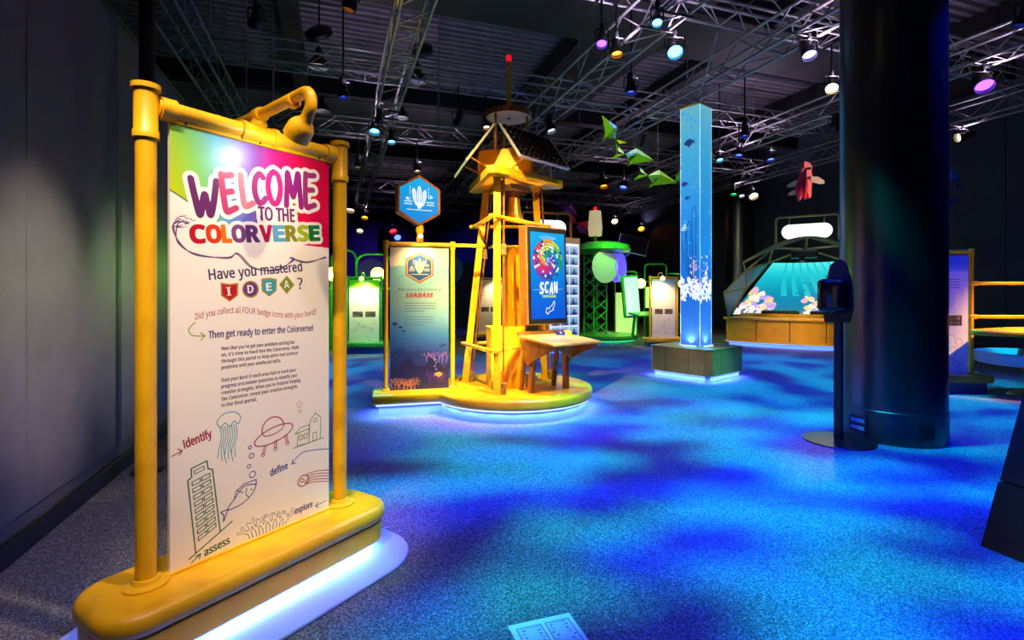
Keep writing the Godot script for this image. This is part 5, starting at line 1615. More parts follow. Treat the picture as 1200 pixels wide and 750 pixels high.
# ---------------------------------------------------------------- ceiling works
func truss(label: String, a: Vector3, b: Vector3, m: Material) -> void:
	var L := a.distance_to(b)
	var d := (b - a).normalized()
	var t := thing("lighting_truss", label, "truss", a, atan2(-d.z, d.x), "box trusses of the lighting grid")
	var h := 0.2
	for q in [[-h, 0.0], [h, 0.0], [-h, 2 * h], [h, 2 * h]]:
		part(t, "chord", tb([Vector3(0, q[1], q[0]), Vector3(L, q[1], q[0])], 0.024, 8), m)
	var far := MB.new()
	var has := false
	var n := int(L / 0.5)
	var bev := MB.new()
	bev.bar(Vector3.ZERO, Vector3(0.5, 0.4, 0), 0.011, 4)
	var br := bev.done()
	var cr := MB.new()
	cr.bar(Vector3.ZERO, Vector3(0, 0, 0.4), 0.013, 4)
	var rung := cr.done()
	for k in n:
		var x := k * 0.5
		var w := a + d * x
		var flip := k % 2 == 1
		if Vector2(w.x, w.z).length() < 13.0 and w.z < -2.0:
			for s in [-h, h]:
				part(t, "brace", br, m, Vector3(x + (0.5 if flip else 0.0), 0, s), Vector3(0, PI if flip else 0.0, 0))
			part(t, "brace", br, m, Vector3(x + (0.5 if flip else 0.0), 0.0, h if not flip else -h), Vector3(-PI / 2, PI if flip else 0.0, 0))
			if k % 2 == 0:
				part(t, "rung", rung, m, Vector3(x, 0, -h))
		else:
			has = true
			for s in [-h, h]:
				far.bar(Vector3(x, 0.4 if flip else 0.0, s), Vector3(x + 0.5, 0.0 if flip else 0.4, s), 0.012, 3)
			far.bar(Vector3(x, 0, -h if flip else h), Vector3(x + 0.5, 0, h if flip else -h), 0.012, 3)
	if has:
		part(t, "far_bracing", far.done(), m).set_meta("kind", "stuff")

const GRID_U := [-2.1, 0.95, 4.1, 6.2, 9.6, 12.6]
const GRID_W := [6.15, 10.0, 13.8, 17.4, 21.0, 25.0]

# a theatre spotlight under the grid: clamp, yoke, can and glowing lens
func fixture(label: String, at: Vector3, to: Vector3, lens: Material, col: Color, energy: float, angle: float, s := 1.0) -> void:
	var t := thing("stage_spotlight", label, "spotlight", at, 0.0, "spotlights on the ceiling grid")
	var dir := (to - at).normalized()
	var head := Node3D.new()
	head.name = "head"
	t.add_child(head, true)
	head.basis = Basis.looking_at(dir, Vector3.UP if absf(dir.y) < 0.98 else Vector3.RIGHT).scaled_local(Vector3.ONE * s)
	var can := MB.new()
	can.lathe([Vector2(0, -0.2), Vector2(0.05, -0.2), Vector2(0.06, -0.16), Vector2(0.065, -0.02), Vector2(0.085, 0.0), Vector2(0.085, 0.09), Vector2(0.078, 0.09), Vector2(0.076, 0.03)], 16)
	part(head, "can", can.done(), M.blacksatin, Vector3.ZERO, Vector3(-PI / 2, 0, 0))
	part(head, "lens", lt([Vector2(0.077, 0.03), Vector2(0.05, 0.045), Vector2(0, 0.052)], 16), lens, Vector3.ZERO, Vector3(-PI / 2, 0, 0))
	part(t, "yoke", pipe([Vector3(-0.1 * s, 0, 0), Vector3(-0.1 * s, 0.16, 0), Vector3(0.1 * s, 0.16, 0), Vector3(0.1 * s, 0, 0)], 0.01, 0.03, 6), M.blacksatin)
	part(t, "clamp", bx(Vector3(0.05, 0.1, 0.06), 0.008), M.darksteel, Vector3(0, 0.2, 0))
	var u := 0.9463 * at.x - 0.3233 * at.z
	var w := -0.3233 * at.x - 0.9463 * at.z
	var top := 6.64
	var along := 0.0
	var off := 0.0
	for g in GRID_W:
		if absf(w - g) < 0.3 and u > -8.4 and u < 13.5:
			top = 5.432
			along = ROOM_YAW + PI / 2
			off = g - w
	for g in GRID_U:
		if absf(u - g) < 0.3 and w > 3.0 and w < 29.0:
			top = 4.972
			along = ROOM_YAW
			off = g - u
	part(t, "drop_pipe", tb([Vector3(0, 0.22, 0), Vector3(0, top - at.y, 0)], 0.016, 6), M.blacksatin)
	if top < 6.0:
		part(t, "mount_bar", tb([Vector3(-0.26 + off, 0, 0), Vector3(0.26 + off, 0, 0)], 0.016, 6), M.blacksatin, Vector3(0, top - at.y - 0.005, 0), Vector3(0, along, 0))
	if energy > 0.0:
		spot(t, dir * 0.1 * s, dir * 3.0, col, energy, angle, 0.06, 0.95)
		if at.z > -5.9:
			return
		spot(t, Vector3(0.05, 0.12, 0.05), Vector3(0.05, 3.0, 0.05), Color(0.95, 0.82, 1.0), LE.added_upfill, 84, 0.05, 0.8)  # added fill aimed upward to brighten ceiling and trusses

# effect projector: a lamp behind a perforated metal pattern plate in an open housing
func ripple_projector(label: String, at: Vector3, to: Vector3, col: Color, energy: float, sd: int, freq := 7.0, open := 0.0, cone := 44.0) -> void:
	var t := thing("ripple_projector", label, "projector", at)
	var dir := (to - at).normalized()
	var h := Node3D.new()
	h.name = "housing"
	t.add_child(h, true)
	h.basis = Basis.looking_at(dir, Vector3.UP if absf(dir.y) < 0.98 else Vector3.FORWARD)
	var wall := bx(Vector3(0.72, 0.01, 0.46), 0.002)
	for k in 4:
		part(h, "side_plate", wall, M.black, Vector3(0, 0.355, -0.14).rotated(Vector3.FORWARD, k * PI / 2), Vector3(0, 0, -k * PI / 2))
	part(h, "back_plate", bx(Vector3(0.72, 0.72, 0.01), 0.002), M.black, Vector3(0, 0, 0.09))
	var nz := FastNoiseLite.new()
	nz.seed = sd
	nz.noise_type = FastNoiseLite.TYPE_SIMPLEX_SMOOTH
	nz.frequency = freq
	nz.fractal_octaves = 3
	var b := MB.new()
	var N := 96
	var cs := 0.7 / N
	for j in N:
		var run := -1
		for i in N + 1:
			var solid := false
			if i < N:
				var x := -0.35 + (i + 0.5) * cs
				var y := -0.35 + (j + 0.5) * cs
				solid = nz.get_noise_2d(x * 0.75, y * 1.5) > open
			if solid and run < 0:
				run = i
			if not solid and run >= 0:
				b.block(Vector3(-0.35 + (run + i) * 0.5 * cs, -0.35 + (j + 0.5) * cs, -0.36), Vector3((i - run) * cs, cs * 1.002, 0.001))
				run = -1
	part(h, "pattern_plate", b.done(), M.black)
	part(h, "lamp_bulb", SphereMesh_(0.012), M.edge, Vector3(0, 0, 0.01))
	spot(h, Vector3.ZERO, Vector3(0, 0, -1), col, energy, cone, 0.016, 0.5)
	part(t, "hanger", tb([Vector3(0, 0.05, 0), Vector3(0, 6.64 - at.y, 0)], 0.02, 8), M.truss)

# ---------------------------------------------------------------- materials of the place
func make_materials() -> void:
	M.yellow = worn([Color(0.8, 0.56, 0.05), Color(0.88, 0.66, 0.05), Color(0.93, 0.71, 0.06), Color(0.95, 0.74, 0.08)], [0.0, 0.25, 0.45, 1.0], 0.4, 3, 0.55, 0.04)
	M.satinyellow = worn([Color(0.5, 0.42, 0.2), Color(0.66, 0.54, 0.22), Color(0.7, 0.58, 0.25)], [0.0, 0.4, 1.0], 0.3, 5, 0.8, 0.0)
	M.green = worn([Color(0.1, 0.4, 0.12), Color(0.16, 0.6, 0.18), Color(0.25, 0.68, 0.2)], [0.0, 0.35, 1.0], 0.45, 8, 0.9, 0.03)
	M.greendark = mat(Color(0.08, 0.3, 0.14), 0.5)
	M.woodbrown = worn([Color(0.42, 0.25, 0.09), Color(0.58, 0.36, 0.12), Color(0.66, 0.43, 0.16)], [0.0, 0.45, 1.0], 0.5, 13, 1.5, 0.04)
	M.woodlight = worn([Color(0.6, 0.38, 0.16), Color(0.76, 0.54, 0.26), Color(0.84, 0.64, 0.34)], [0.0, 0.45, 1.0], 0.5, 15, 1.5, 0.04)
	M.copper = worn([Color(0.42, 0.2, 0.08), Color(0.66, 0.36, 0.12), Color(0.76, 0.46, 0.16)], [0.0, 0.4, 1.0], 0.38, 17, 1.5, 0.02, 0.3)
	M.grime = worn([Color(0.3, 0.22, 0.1), Color(0.55, 0.42, 0.2), Color(0.62, 0.5, 0.3)], [0.0, 0.5, 1.0], 0.55, 19, 3.0, 0.05, 0.2)
	M.brass = worn([Color(0.5, 0.36, 0.1), Color(0.72, 0.52, 0.16), Color(0.8, 0.62, 0.24)], [0.0, 0.4, 1.0], 0.35, 23, 2.0, 0.02, 0.7)
	M.bluepaint = mat(Color(0.16, 0.26, 0.62), 0.35)
	M.plinthwhite = mat(Color(0.6, 0.66, 0.85), 0.4)
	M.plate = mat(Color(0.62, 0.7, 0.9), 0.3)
	M.offwhite = mat(Color(0.88, 0.86, 0.84), 0.5)
	M.cream = mat(Color(0.92, 0.84, 0.72), 0.5)
	M.black = mat(Color(0.025, 0.025, 0.03), 0.5)
	M.blacksatin = mat(Color(0.03, 0.03, 0.036), 0.38)
	M.glossblack = mat(Color(0.015, 0.015, 0.02), 0.12)
	M.darksteel = mat(Color(0.16, 0.16, 0.18), 0.4, 0.6)
	M.greyplastic = mat(Color(0.5, 0.5, 0.54), 0.4)
	M.alu = mat(Color(0.75, 0.72, 0.68), 0.35, 0.7)
	M.truss = mat(Color(0.56, 0.55, 0.55), 0.4, 0.35)
	M.wire = mat(Color(0.3, 0.3, 0.32), 0.4, 0.5)
	M.solar = mat(Color(0.03, 0.02, 0.035), 0.2)
	M.darkprint = mat(Color(0.62, 0.5, 0.42), 0.5)
	M.scanplate = mat(Color(0.12, 0.1, 0.16), 0.4)
	M.column = mat(Color(0.04, 0.04, 0.05), 0.32, 0.0, 0.75)
	M.domeframe = mat(Color(0.62, 0.6, 0.36), 0.4)
	M.pink = mat(Color(0.85, 0.16, 0.34), 0.6)
	M.basin = mat(Color(0.6, 0.75, 0.88), 0.3)
	M.pinkdish = mat(Color(0.85, 0.75, 0.82), 0.5)
	M.violetpaint = mat(Color(0.35, 0.4, 0.9), 0.4)
	M.violetdisc = mat(Color(0.25, 0.2, 0.75), 0.5)
	M.reddisc = mat(Color(0.5, 0.08, 0.12), 0.5)
	M.tealdisc = mat(Color(0.35, 0.45, 0.45), 0.5)
	M.bluebtn = mat(Color(0.08, 0.14, 0.5), 0.25)
	M.limebtn = mat(Color(0.8, 0.85, 0.1), 0.25)
	M.fishlime = mat(Color(0.62, 0.72, 0.02), 0.7, 0.0, 0.2)
	M.fishgreen_foldshade = mat(Color(0.28, 0.52, 0.02), 0.7, 0.0, 0.2)  # own green of the dark fish; on lime fish, fold shade put into colour
	M.fishblue = mat(Color(0.15, 0.25, 0.7), 0.6)
	M.fishblue2 = mat(Color(0.22, 0.35, 0.8), 0.6)
	M.fishviolet = mat(Color(0.4, 0.12, 0.5), 0.6)
	M.fishviolet2 = mat(Color(0.55, 0.2, 0.6), 0.6)
	M.fishmagenta = mat(Color(0.7, 0.1, 0.4), 0.6)
	M.frost = mat(Color(0.62, 0.74, 0.82), 0.4)
	# what gives off light
	M.led = glow(Color(0.55, 0.65, 1.0), 3.0)
	M.ledgreen = glow(Color(0.2, 1.0, 0.5), 1.5)
	M.bulb_white = glow(Color(1.0, 0.95, 0.85), 6.0)
	M.bulb_warm = glow(Color(1.0, 0.86, 0.6), 5.0)
	M.bulb_globe = glow(Color(0.95, 1.0, 0.55), 2.2)
	M.edge = glow(Color(0.8, 0.92, 1.0), 1.4)
	M.edge2 = glow(Color(0.7, 0.88, 1.0), 0.85)
	M.capsule = glow(Color(0.92, 0.98, 1.0), 1.3)
	M.creamlamp = glow(Color(0.9, 0.82, 0.62), 0.5)
	M.redlamp = glow(Color(0.9, 0.06, 0.1), 1.0)
	M.violetring = glow(Color(0.4, 0.35, 1.0), 0.9)
	M.palescreen = glow(Color(0.75, 0.9, 0.88), 0.8)
	M.palegreenlit = glow(Color(0.8, 0.95, 0.55), 0.7)
	M.photoback = glow(Color(0.85, 0.92, 1.0), 0.9)
	M.lens_warm = glow(Color(1.0, 0.85, 0.6), 8.0)
	M.lens_orange = glow(Color(1.0, 0.55, 0.12), 8.0)
	M.lens_blue = glow(Color(0.25, 0.35, 1.0), 6.0)
	M.lens_cyan = glow(Color(0.35, 0.75, 1.0), 7.0)
	M.lens_violet = glow(Color(0.45, 0.25, 1.0), 6.0)
	M.lens_red = glow(Color(1.0, 0.12, 0.14), 6.0)
	M.lens_green = glow(Color(0.2, 1.0, 0.5), 4.0)
	M.lens_white = glow(Color(0.85, 0.88, 1.0), 4.0)
	# carpet: salt-and-pepper pile
	rng.seed = 77
	var n := 1024
	var by := PackedByteArray()
	by.resize(n * n * 3)
	var hb := PackedByteArray()
	hb.resize(n * n)
	for i in n * n:
		var r := rng.randf()
		var v := 0.28 + 0.42 * r * r
		by[i * 3] = int(255.0 * v * 0.96)
		by[i * 3 + 1] = int(255.0 * v * 0.98)
		by[i * 3 + 2] = int(255.0 * minf(1.0, v * 1.08))
		hb[i] = int(255.0 * r)
	var cp := mat(Color.WHITE, 0.95, 0.0, 0.2)
	cp.albedo_texture = ImageTexture.create_from_image(Image.create_from_data(n, n, false, Image.FORMAT_RGB8, by))
	cp.uv1_triplanar = true
	cp.uv1_world_triplanar = true
	cp.uv1_scale = Vector3.ONE / 4.6
	cp.heightmap_enabled = true
	cp.heightmap_texture = ImageTexture.create_from_image(Image.create_from_data(n, n, false, Image.FORMAT_L8, hb))
	cp.heightmap_scale = 0.35
	M.carpet = cp
	M.wall = worn([Color(0.26, 0.26, 0.28), Color(0.29, 0.29, 0.31), Color(0.31, 0.31, 0.33)], [0.0, 0.5, 1.0], 0.45, 29, 0.7, 0.02)
	M.walldark = worn([Color(0.13, 0.17, 0.23), Color(0.16, 0.2, 0.26), Color(0.18, 0.22, 0.28)], [0.0, 0.5, 1.0], 0.6, 37, 0.5, 0.02)
	M.deck = worn([Color(0.36, 0.34, 0.37), Color(0.42, 0.4, 0.43), Color(0.46, 0.44, 0.46)], [0.0, 0.5, 1.0], 0.7, 41, 0.4, 0.0)
	M.beam = mat(Color(0.07, 0.065, 0.08), 0.7)

# ---------------------------------------------------------------- the hall
func hall() -> void:
	var big := MB.new()
	big.block(Vector3(0, -0.1, 0), Vector3(30, 0.2, 46))
	struct("floor", big.done(), M.carpet, RM(3.0, 0, 14.0), ROOM_YAW)
	# ceiling: corrugated deck on dark beams
	var cl := struct("ceiling", bx(Vector3(30, 0.1, 46), 0.0), M.beam, RM(3.0, 6.75, 14.0), ROOM_YAW)
	var ribs := MB.new()
	var k := -22.8
	while k < 22.8:
		var x := 14.9
		ribs.quad(Vector3(-x, 0, k + 0.08), Vector3(-x, 0, k), Vector3(x, 0, k), Vector3(x, 0, k + 0.08))
		ribs.quad(Vector3(-x, 0, k), Vector3(-x, 0.06, k - 0.03), Vector3(x, 0.06, k - 0.03), Vector3(x, 0, k))
		ribs.quad(Vector3(-x, 0.06, k - 0.03), Vector3(-x, 0.06, k - 0.09), Vector3(x, 0.06, k - 0.09), Vector3(x, 0.06, k - 0.03))
		ribs.quad(Vector3(-x, 0.06, k - 0.09), Vector3(-x, 0, k - 0.12), Vector3(x, 0, k - 0.12), Vector3(x, 0.06, k - 0.09))
		k += 0.2
	part(cl, "corrugated_deck", ribs.done(), M.deck, Vector3(0, -0.12, 0))
	for w in [1.0, 8.0, 13.2, 18.5, 24.0, 29.0]:
		part(cl, "beam", bx(Vector3(29.8, 0.45, 0.3 if w != 8.0 else 1.5), 0.01), M.beam, Vector3(0, -0.35, -(w - 14.0)))
	for u in [-6.0, -0.8, 5.2, 7.6, 11.5]:
		part(cl, "beam", bx(Vector3(0.3 if u != 5.2 else 1.6, 0.4, 45.8), 0.01), M.beam, Vector3(u - 3.0, -0.34, 0))
	# outer walls
	struct("wall_front", bx(Vector3(30, 6.8, 0.2), 0.0), M.walldark, RM(3.0, 3.4, 32.1), ROOM_YAW)
	struct("wall_back", bx(Vector3(30, 6.8, 0.2), 0.0), M.walldark, RM(3.0, 3.4, -5.1), ROOM_YAW)
	struct("wall_outer_left", bx(Vector3(0.2, 6.8, 37.2), 0.0), M.walldark, RM(-9.5, 3.4, 13.5), ROOM_YAW)
	var wr := struct("wall_right", bx(Vector3(0.2, 6.8, 37.2), 0.0), M.walldark, RM(14.6, 3.4, 13.5), ROOM_YAW)
	for i in 15:
		part(wr, "wall_panel", bx(Vector3(0.03, 6.5, 2.42), 0.004), M.walldark, Vector3(-0.112, 0, 17.0 - i * 2.43))
	# the free-standing partition on the left
	var wl := struct("wall_left", bx(Vector3(0.16, 3.5, 14.6), 0.0), M.wall, RM(-1.7, 1.75, 4.7), ROOM_YAW)
	for i in 12:
		part(wl, "wall_panel", bx(Vector3(0.02, 3.28, 1.21), 0.003), M.wall, Vector3(0.09, 0.1, 6.68 - i * 1.2165))
	struct("baseboard_left", bx(Vector3(0.02, 0.12, 14.6), 0.003), M.black, RM(-1.595, 0.06, 4.7), ROOM_YAW)
	struct("trim_1", bx(Vector3(0.22, 0.03, 14.62), 0.003), M.black, RM(-1.7, 3.515, 4.7), ROOM_YAW)
	# black partitions in the distance
	struct("wall_partition", bx(Vector3(2.2, 2.6, 0.12), 0.005), M.walldark, P(-2.1, 1.3, 20.5), 0.1)

func lamp_rows() -> void:
	var H := 4.8
	# label, x, depth, lens, colour, energy, aim
	var rows := [
		["orange spotlight at the top edge left of the long truss", -1.89, 6.0, "lens_orange", Color(1, 0.6, 0.2), 3.0, P(-3.4, 0, 6.5), 1.0],
		["black spotlight right of the hoist chain near the top edge", -3.2, 6.4, "lens_warm", Color(1, 0.85, 0.7), 2.0, P(-5.5, 0, 9.0), 1.0],
		["orange bulb-bright spotlight under the truss corner right of the mast", 1.46, 7.16, "lens_orange", Color(1, 0.6, 0.2), 5.0, P(1.6, 0, 6.0), 1.0],
		["bright cyan-blue spotlight hanging beside the truss corner", 2.23, 7.03, "lens_cyan", Color(0.3, 0.7, 1), 4.0, P(1.6, 0, 3.0), 1.3],
		["small blue spotlight on top of the truss corner", 1.83, 6.46, "lens_cyan", Color(0.3, 0.6, 1), 0.0, P(1.2, 0, 3.5), 0.8],
		["violet spotlight left of the orange one at the truss corner", 1.22, 6.96, "lens_violet", Color(0.4, 0.3, 1), 0.0, P(0.6, 0, 4.0), 0.9],
		["blue-white spotlight under the truss just left of the near column", 4.13, 7.13, "lens_lila", Color(0.6, 0.6, 1), 4.0, P(3.6, 0, 4.6), 1.2],
		["warm spotlight touching the near column's left edge, upper one", 5.2, 8.33, "lens_warm", Color(1, 0.85, 0.75), 30.0, P(3.5, 1.2, 5.3), 1.2],
		["warm spotlight touching the near column's left edge, lower one", 6.49, 10.3, "lens_warm", Color(1, 0.75, 0.5), 6.0, P(7.0, 0.6, 12.5), 1.2],
		["violet spotlight right of the near column", 7.36, 8.0, "lens_violet", Color(0.1, 0.12, 1), 14.0, P(5.5, 0, 4.5), 1.6],
		["warm white spotlight high on the right wall side", 9.7, 11.03, "lens_warm", Color(1, 0.85, 0.75), 26.0, P(6.45, 3.87, 11.3), 1.2],
		["warm white spotlight left of the radar disc", -1.06, 10.05, "lens_warm", Color(1, 0.85, 0.6), 6.0, P(-2.4, 0.8, 11.6), 1.1],
		["warm spotlight just behind the solar panel's top corner", -0.52, 10.41, "lens_warm", Color(1, 0.85, 0.6), 0.0, P(-0.2, 0, 9.0), 0.9],
		["pale blue spotlight on the truss end right of the solar panel", 0.78, 10.41, "lens_white", Color(0.7, 0.75, 1), 0.0, P(2.0, 0, 9.0), 1.2],
		["cyan spotlight, upper of two at the long truss joint", -2.79, 10.41, "lens_cyan", Color(0.3, 0.8, 1), 6.0, P(-2.4, 0, 8.0), 1.3],
		["cyan spotlight, lower of two at the long truss joint", -2.65, 11.27, "lens_cyan", Color(0.3, 0.8, 1), 0.0, P(-2.2, 0, 9.5), 1.1],
		["warm spotlight right of the welcome sign's far post", -4.0, 13.33, "lens_warm", Color(1, 0.8, 0.5), 5.0, P(-4.5, 0, 13.0), 1.2],
		["warm spotlight above the hexagon badge", -2.56, 13.8, "lens_warm", Color(1, 0.85, 0.6), 5.0, P(-2.0, 0, 13.0), 1.2],
		["large warm spotlight beside the far ladder truss", -5.95, 18.89, "lens_warm", Color(1, 0.85, 0.6), 5.0, P(-6.0, 0, 17.0), 2.2],
		["orange spotlight on the far ladder truss", -6.16, 21.47, "lens_orange", Color(1, 0.6, 0.2), 4.0, P(-6.0, 0, 19.0), 1.8],
		["warm spotlight at the foot of the far ladder truss", -7.66, 25.82, "lens_warm", Color(1, 0.85, 0.6), 0.0, P(-7.0, 0, 22.0), 2.0],
		["red spotlight left of the hexagon badge", -5.88, 25.19, "lens_red", Color(1, 0.15, 0.2), 6.0, P(-4.0, 0, 22.0), 2.4],
		["blue spotlight under the red one left of the hexagon badge", -6.42, 28.7, "lens_blue", Color(0.3, 0.4, 1), 10.0, P(-5.0, 2.0, 24.0), 2.4],
		["blue spotlight between the hexagon badge and the solar panel", -1.73, 16.19, "lens_blue", Color(0.25, 0.3, 1), 8.0, P(-2.5, 0, 18.0), 1.6],
		["blue spotlight right of the green paper fish", 3.43, 15.69, "lens_blue", Color(0.25, 0.35, 1), 8.0, P(2.0, 0, 13.5), 1.5],
		["orange spotlight below the leftmost green fish", 2.74, 15.34, "lens_orange", Color(1, 0.6, 0.25), 5.0, P(3.0, 0, 13.8), 1.6],
		["warm spotlight left of the green tower's red beacon", 3.44, 21.94, "lens_warm", Color(1, 0.8, 0.55), 0.0, P(3.0, 0, 18.0), 2.2],
		["warm white spotlight right of the green tower's red beacon", 4.58, 22.92, "lens_warm", Color(1, 0.9, 0.7), 5.0, P(4.4, 0, 17.0), 1.8],
		["orange spotlight above the small solar panel", 6.34, 25.19, "lens_orange", Color(1, 0.5, 0.15), 4.0, P(6.0, 0, 20.0), 2.0],
		["green spotlight in front of the far column", 7.31, 16.86, "lens_green", Color(0.2, 1, 0.5), 3.0, P(6.6, 0, 15.5), 1.4],
		["pale lilac spotlight in front of the far column", 7.82, 17.44, "lens_white", Color(0.8, 0.8, 1), 0.0, P(7.4, 0, 15.0), 1.2],
		["warm spotlight right of the green one at the far column", 7.92, 16.86, "lens_warm", Color(1, 0.8, 0.5), 4.0, P(7.6, 0.8, 13.0), 1.8],
		["blue spotlight left of the pink squid", 6.4, 12.67, "lens_blue", Color(0.2, 0.3, 1), 10.0, P(6.0, 0, 11.0), 1.2],
		["blue spotlight right of the light tower's top third", 5.48, 12.36, "lens_blue", Color(0.2, 0.3, 1), 10.0, P(4.6, 0, 11.0), 1.1],
		["cyan spotlight beside the light tower's right edge", 5.2, 12.83, "lens_cyan", Color(0.3, 0.75, 1), 6.0, P(5.0, 0, 10.5), 1.1],
		["white theatre spotlight out of frame that lights the welcome panel", 0.75, 1.3, "lens_warm", Color(1, 0.88, 0.66), LE.signkey * 0.55, P(-1.12, 1.15, 2.4), 1.0],
		["added unseen white spotlight brightening the left partition, nearer one", 0.9, 3.4, "lens_white", Color(1.0, 0.9, 0.82), LE.wallkey, P(-2.66, 1.28, 2.95), 1.0],  # added lamp imitating the reflected band on the satin wall
		["added unseen white spotlight brightening the left partition, farther one", 0.5, 4.7, "lens_white", Color(1.0, 0.9, 0.86), LE.wallkey * 0.6, P(-3.05, 1.28, 4.05), 1.0],  # added too, carries the imitated reflection further along the wall
		["lilac theatre spotlight out of frame on the carpet by the left partition", -0.5, 0.6, "lens_white", Color(0.9, 0.82, 1.0), 8.0, P(-2.2, 0.0, 2.6), 1.0],
		["added unseen white spotlight left of the camera aimed at the welcome panel", -0.9, 0.2, "lens_warm", Color(1, 0.88, 0.66), LE.signkey * 0.9, P(-1.22, 1.2, 2.35), 1.0],  # added second key that weakens the lamp bell's shadow on the panel
		["amber theatre spotlight out of frame aimed at the buoy tower", -0.9, 3.3, "lens_warm", Color(1, 0.89, 0.6), LE.buoykey, P(-0.15, 1.7, 6.3), 1.0],
		["amber theatre spotlight out of frame aimed at the scan desk", 2.6, 3.5, "lens_warm", Color(1, 0.89, 0.6), LE.buoykey * 0.8, P(0.1, 1.3, 6.2), 1.0],
		["amber theatre spotlight out of frame aimed at the dome counter", 5.6, 8.3, "lens_warm", Color(1, 0.82, 0.45), 30.0, P(6.9, 0.6, 12.6), 1.0],
		["amber theatre spotlight out of frame aimed at the light tower's plinth", 1.6, 5.6, "lens_warm", Color(1, 0.8, 0.45), 14.0, P(3.0, 0.4, 8.2), 1.0],
		["added unseen orange spotlight aimed at the round platform", 0.5, 4.4, "lens_warm", Color(1, 0.72, 0.35), 60.0, P(-0.35, 0.26, 6.15), 1.0],  # added lamp that warms the deck against the cyan projector's tint
		["violet theatre spotlight over the far end, left one", -4.6, 21.0, "lens_violet", Color(0.4, 0.2, 1), 60.0, P(-7.0, 3.0, 28.0), 1.5],
		["violet theatre spotlight over the far end, right one", 0.6, 21.0, "lens_violet", Color(0.25, 0.22, 1), 60.0, P(-1.0, 3.0, 29.0), 1.5],
		["warm theatre spotlight out of frame aimed at the green paper fish", 0.4, 5.2, "lens_warm", Color(1, 0.95, 0.7), 22.0, P(2.1, 3.7, 8.5), 1.0],
		["green theatre spotlight over the left green station", -2.6, 10.0, "lens_green", Color(0.35, 1.0, 0.25), 14.0, P(-3.4, 0.9, 12.2), 1.0],
		["green theatre spotlight over the green tower", 3.0, 11.6, "lens_green", Color(0.35, 1.0, 0.25), 26.0, P(2.8, 1.2, 14.4), 1.0],
		["amber theatre spotlight right of frame aimed at the activity table", 8.2, 5.0, "lens_warm", Color(1, 0.78, 0.4), 75.0, P(7.0, 0.9, 6.9), 1.0],
	]
	for r in rows:
		var ang := 20.0
		if r[0].contains("welcome panel") and not r[0].contains("left of the camera"):
			ang = 14.5
		elif r[0].contains("round platform"):
			ang = 15.0
		elif r[0].contains("dome counter"):
			ang = 10.0
		elif r[0].contains("tower's plinth"):
			ang = 7.0
		elif r[0].contains("activity table"):
			ang = 12.0
		elif r[0].contains("left edge, upper"):
			ang = 7.0
		elif r[0].contains("left of the camera"):
			ang = 11.0
		elif r[0].contains("buoy tower") and r[0].contains("aimed"):
			ang = 19.0
		elif r[0].contains("scan desk"):
			ang = 17.0
		elif r[0].contains("carpet by"):
			ang = 20.0
		elif r[0].contains("partition"):
			ang = 9.0
		fixture(r[0], P(r[1], H - 0.18 * (r[7] - 1.0), r[2]), r[6], M[r[3]], r[4], r[5], ang, r[7])
	# blue flood lights
	var fl := [[2.3, 2.9, 2.3, 3.1, LE.blue * 0.8], [4.6, 4.6, 4.2, 5.0, LE.blue], [0.9, 4.6, 0.9, 4.9, LE.blue * 0.6], [2.0, 8.6, 1.8, 8.4, LE.blue], [6.4, 6.4, 5.8, 7.4, LE.blue], [-2.9, 8.8, -2.6, 8.8, LE.blue], [5.0, 11.0, 4.6, 10.6, LE.blue], [3.2, 1.2, 2.8, 2.4, LE.blue]]
	var nm := ["nearest to the camera", "over the sanitizer stand", "over the platform's front", "between buoy and light tower", "right of the near column", "left of the platform", "in front of the reef dome", "over the black cabinet"]
	for k in fl.size():
		var q: Array = fl[k]
		fixture("deep blue flood light on the grid, the one " + nm[k], P(q[0], 4.85, q[1]), P(q[2], 0, q[3]), M.lens_blue, Color(0.0, 0.12, 1.0), q[4], 40, 1.2)

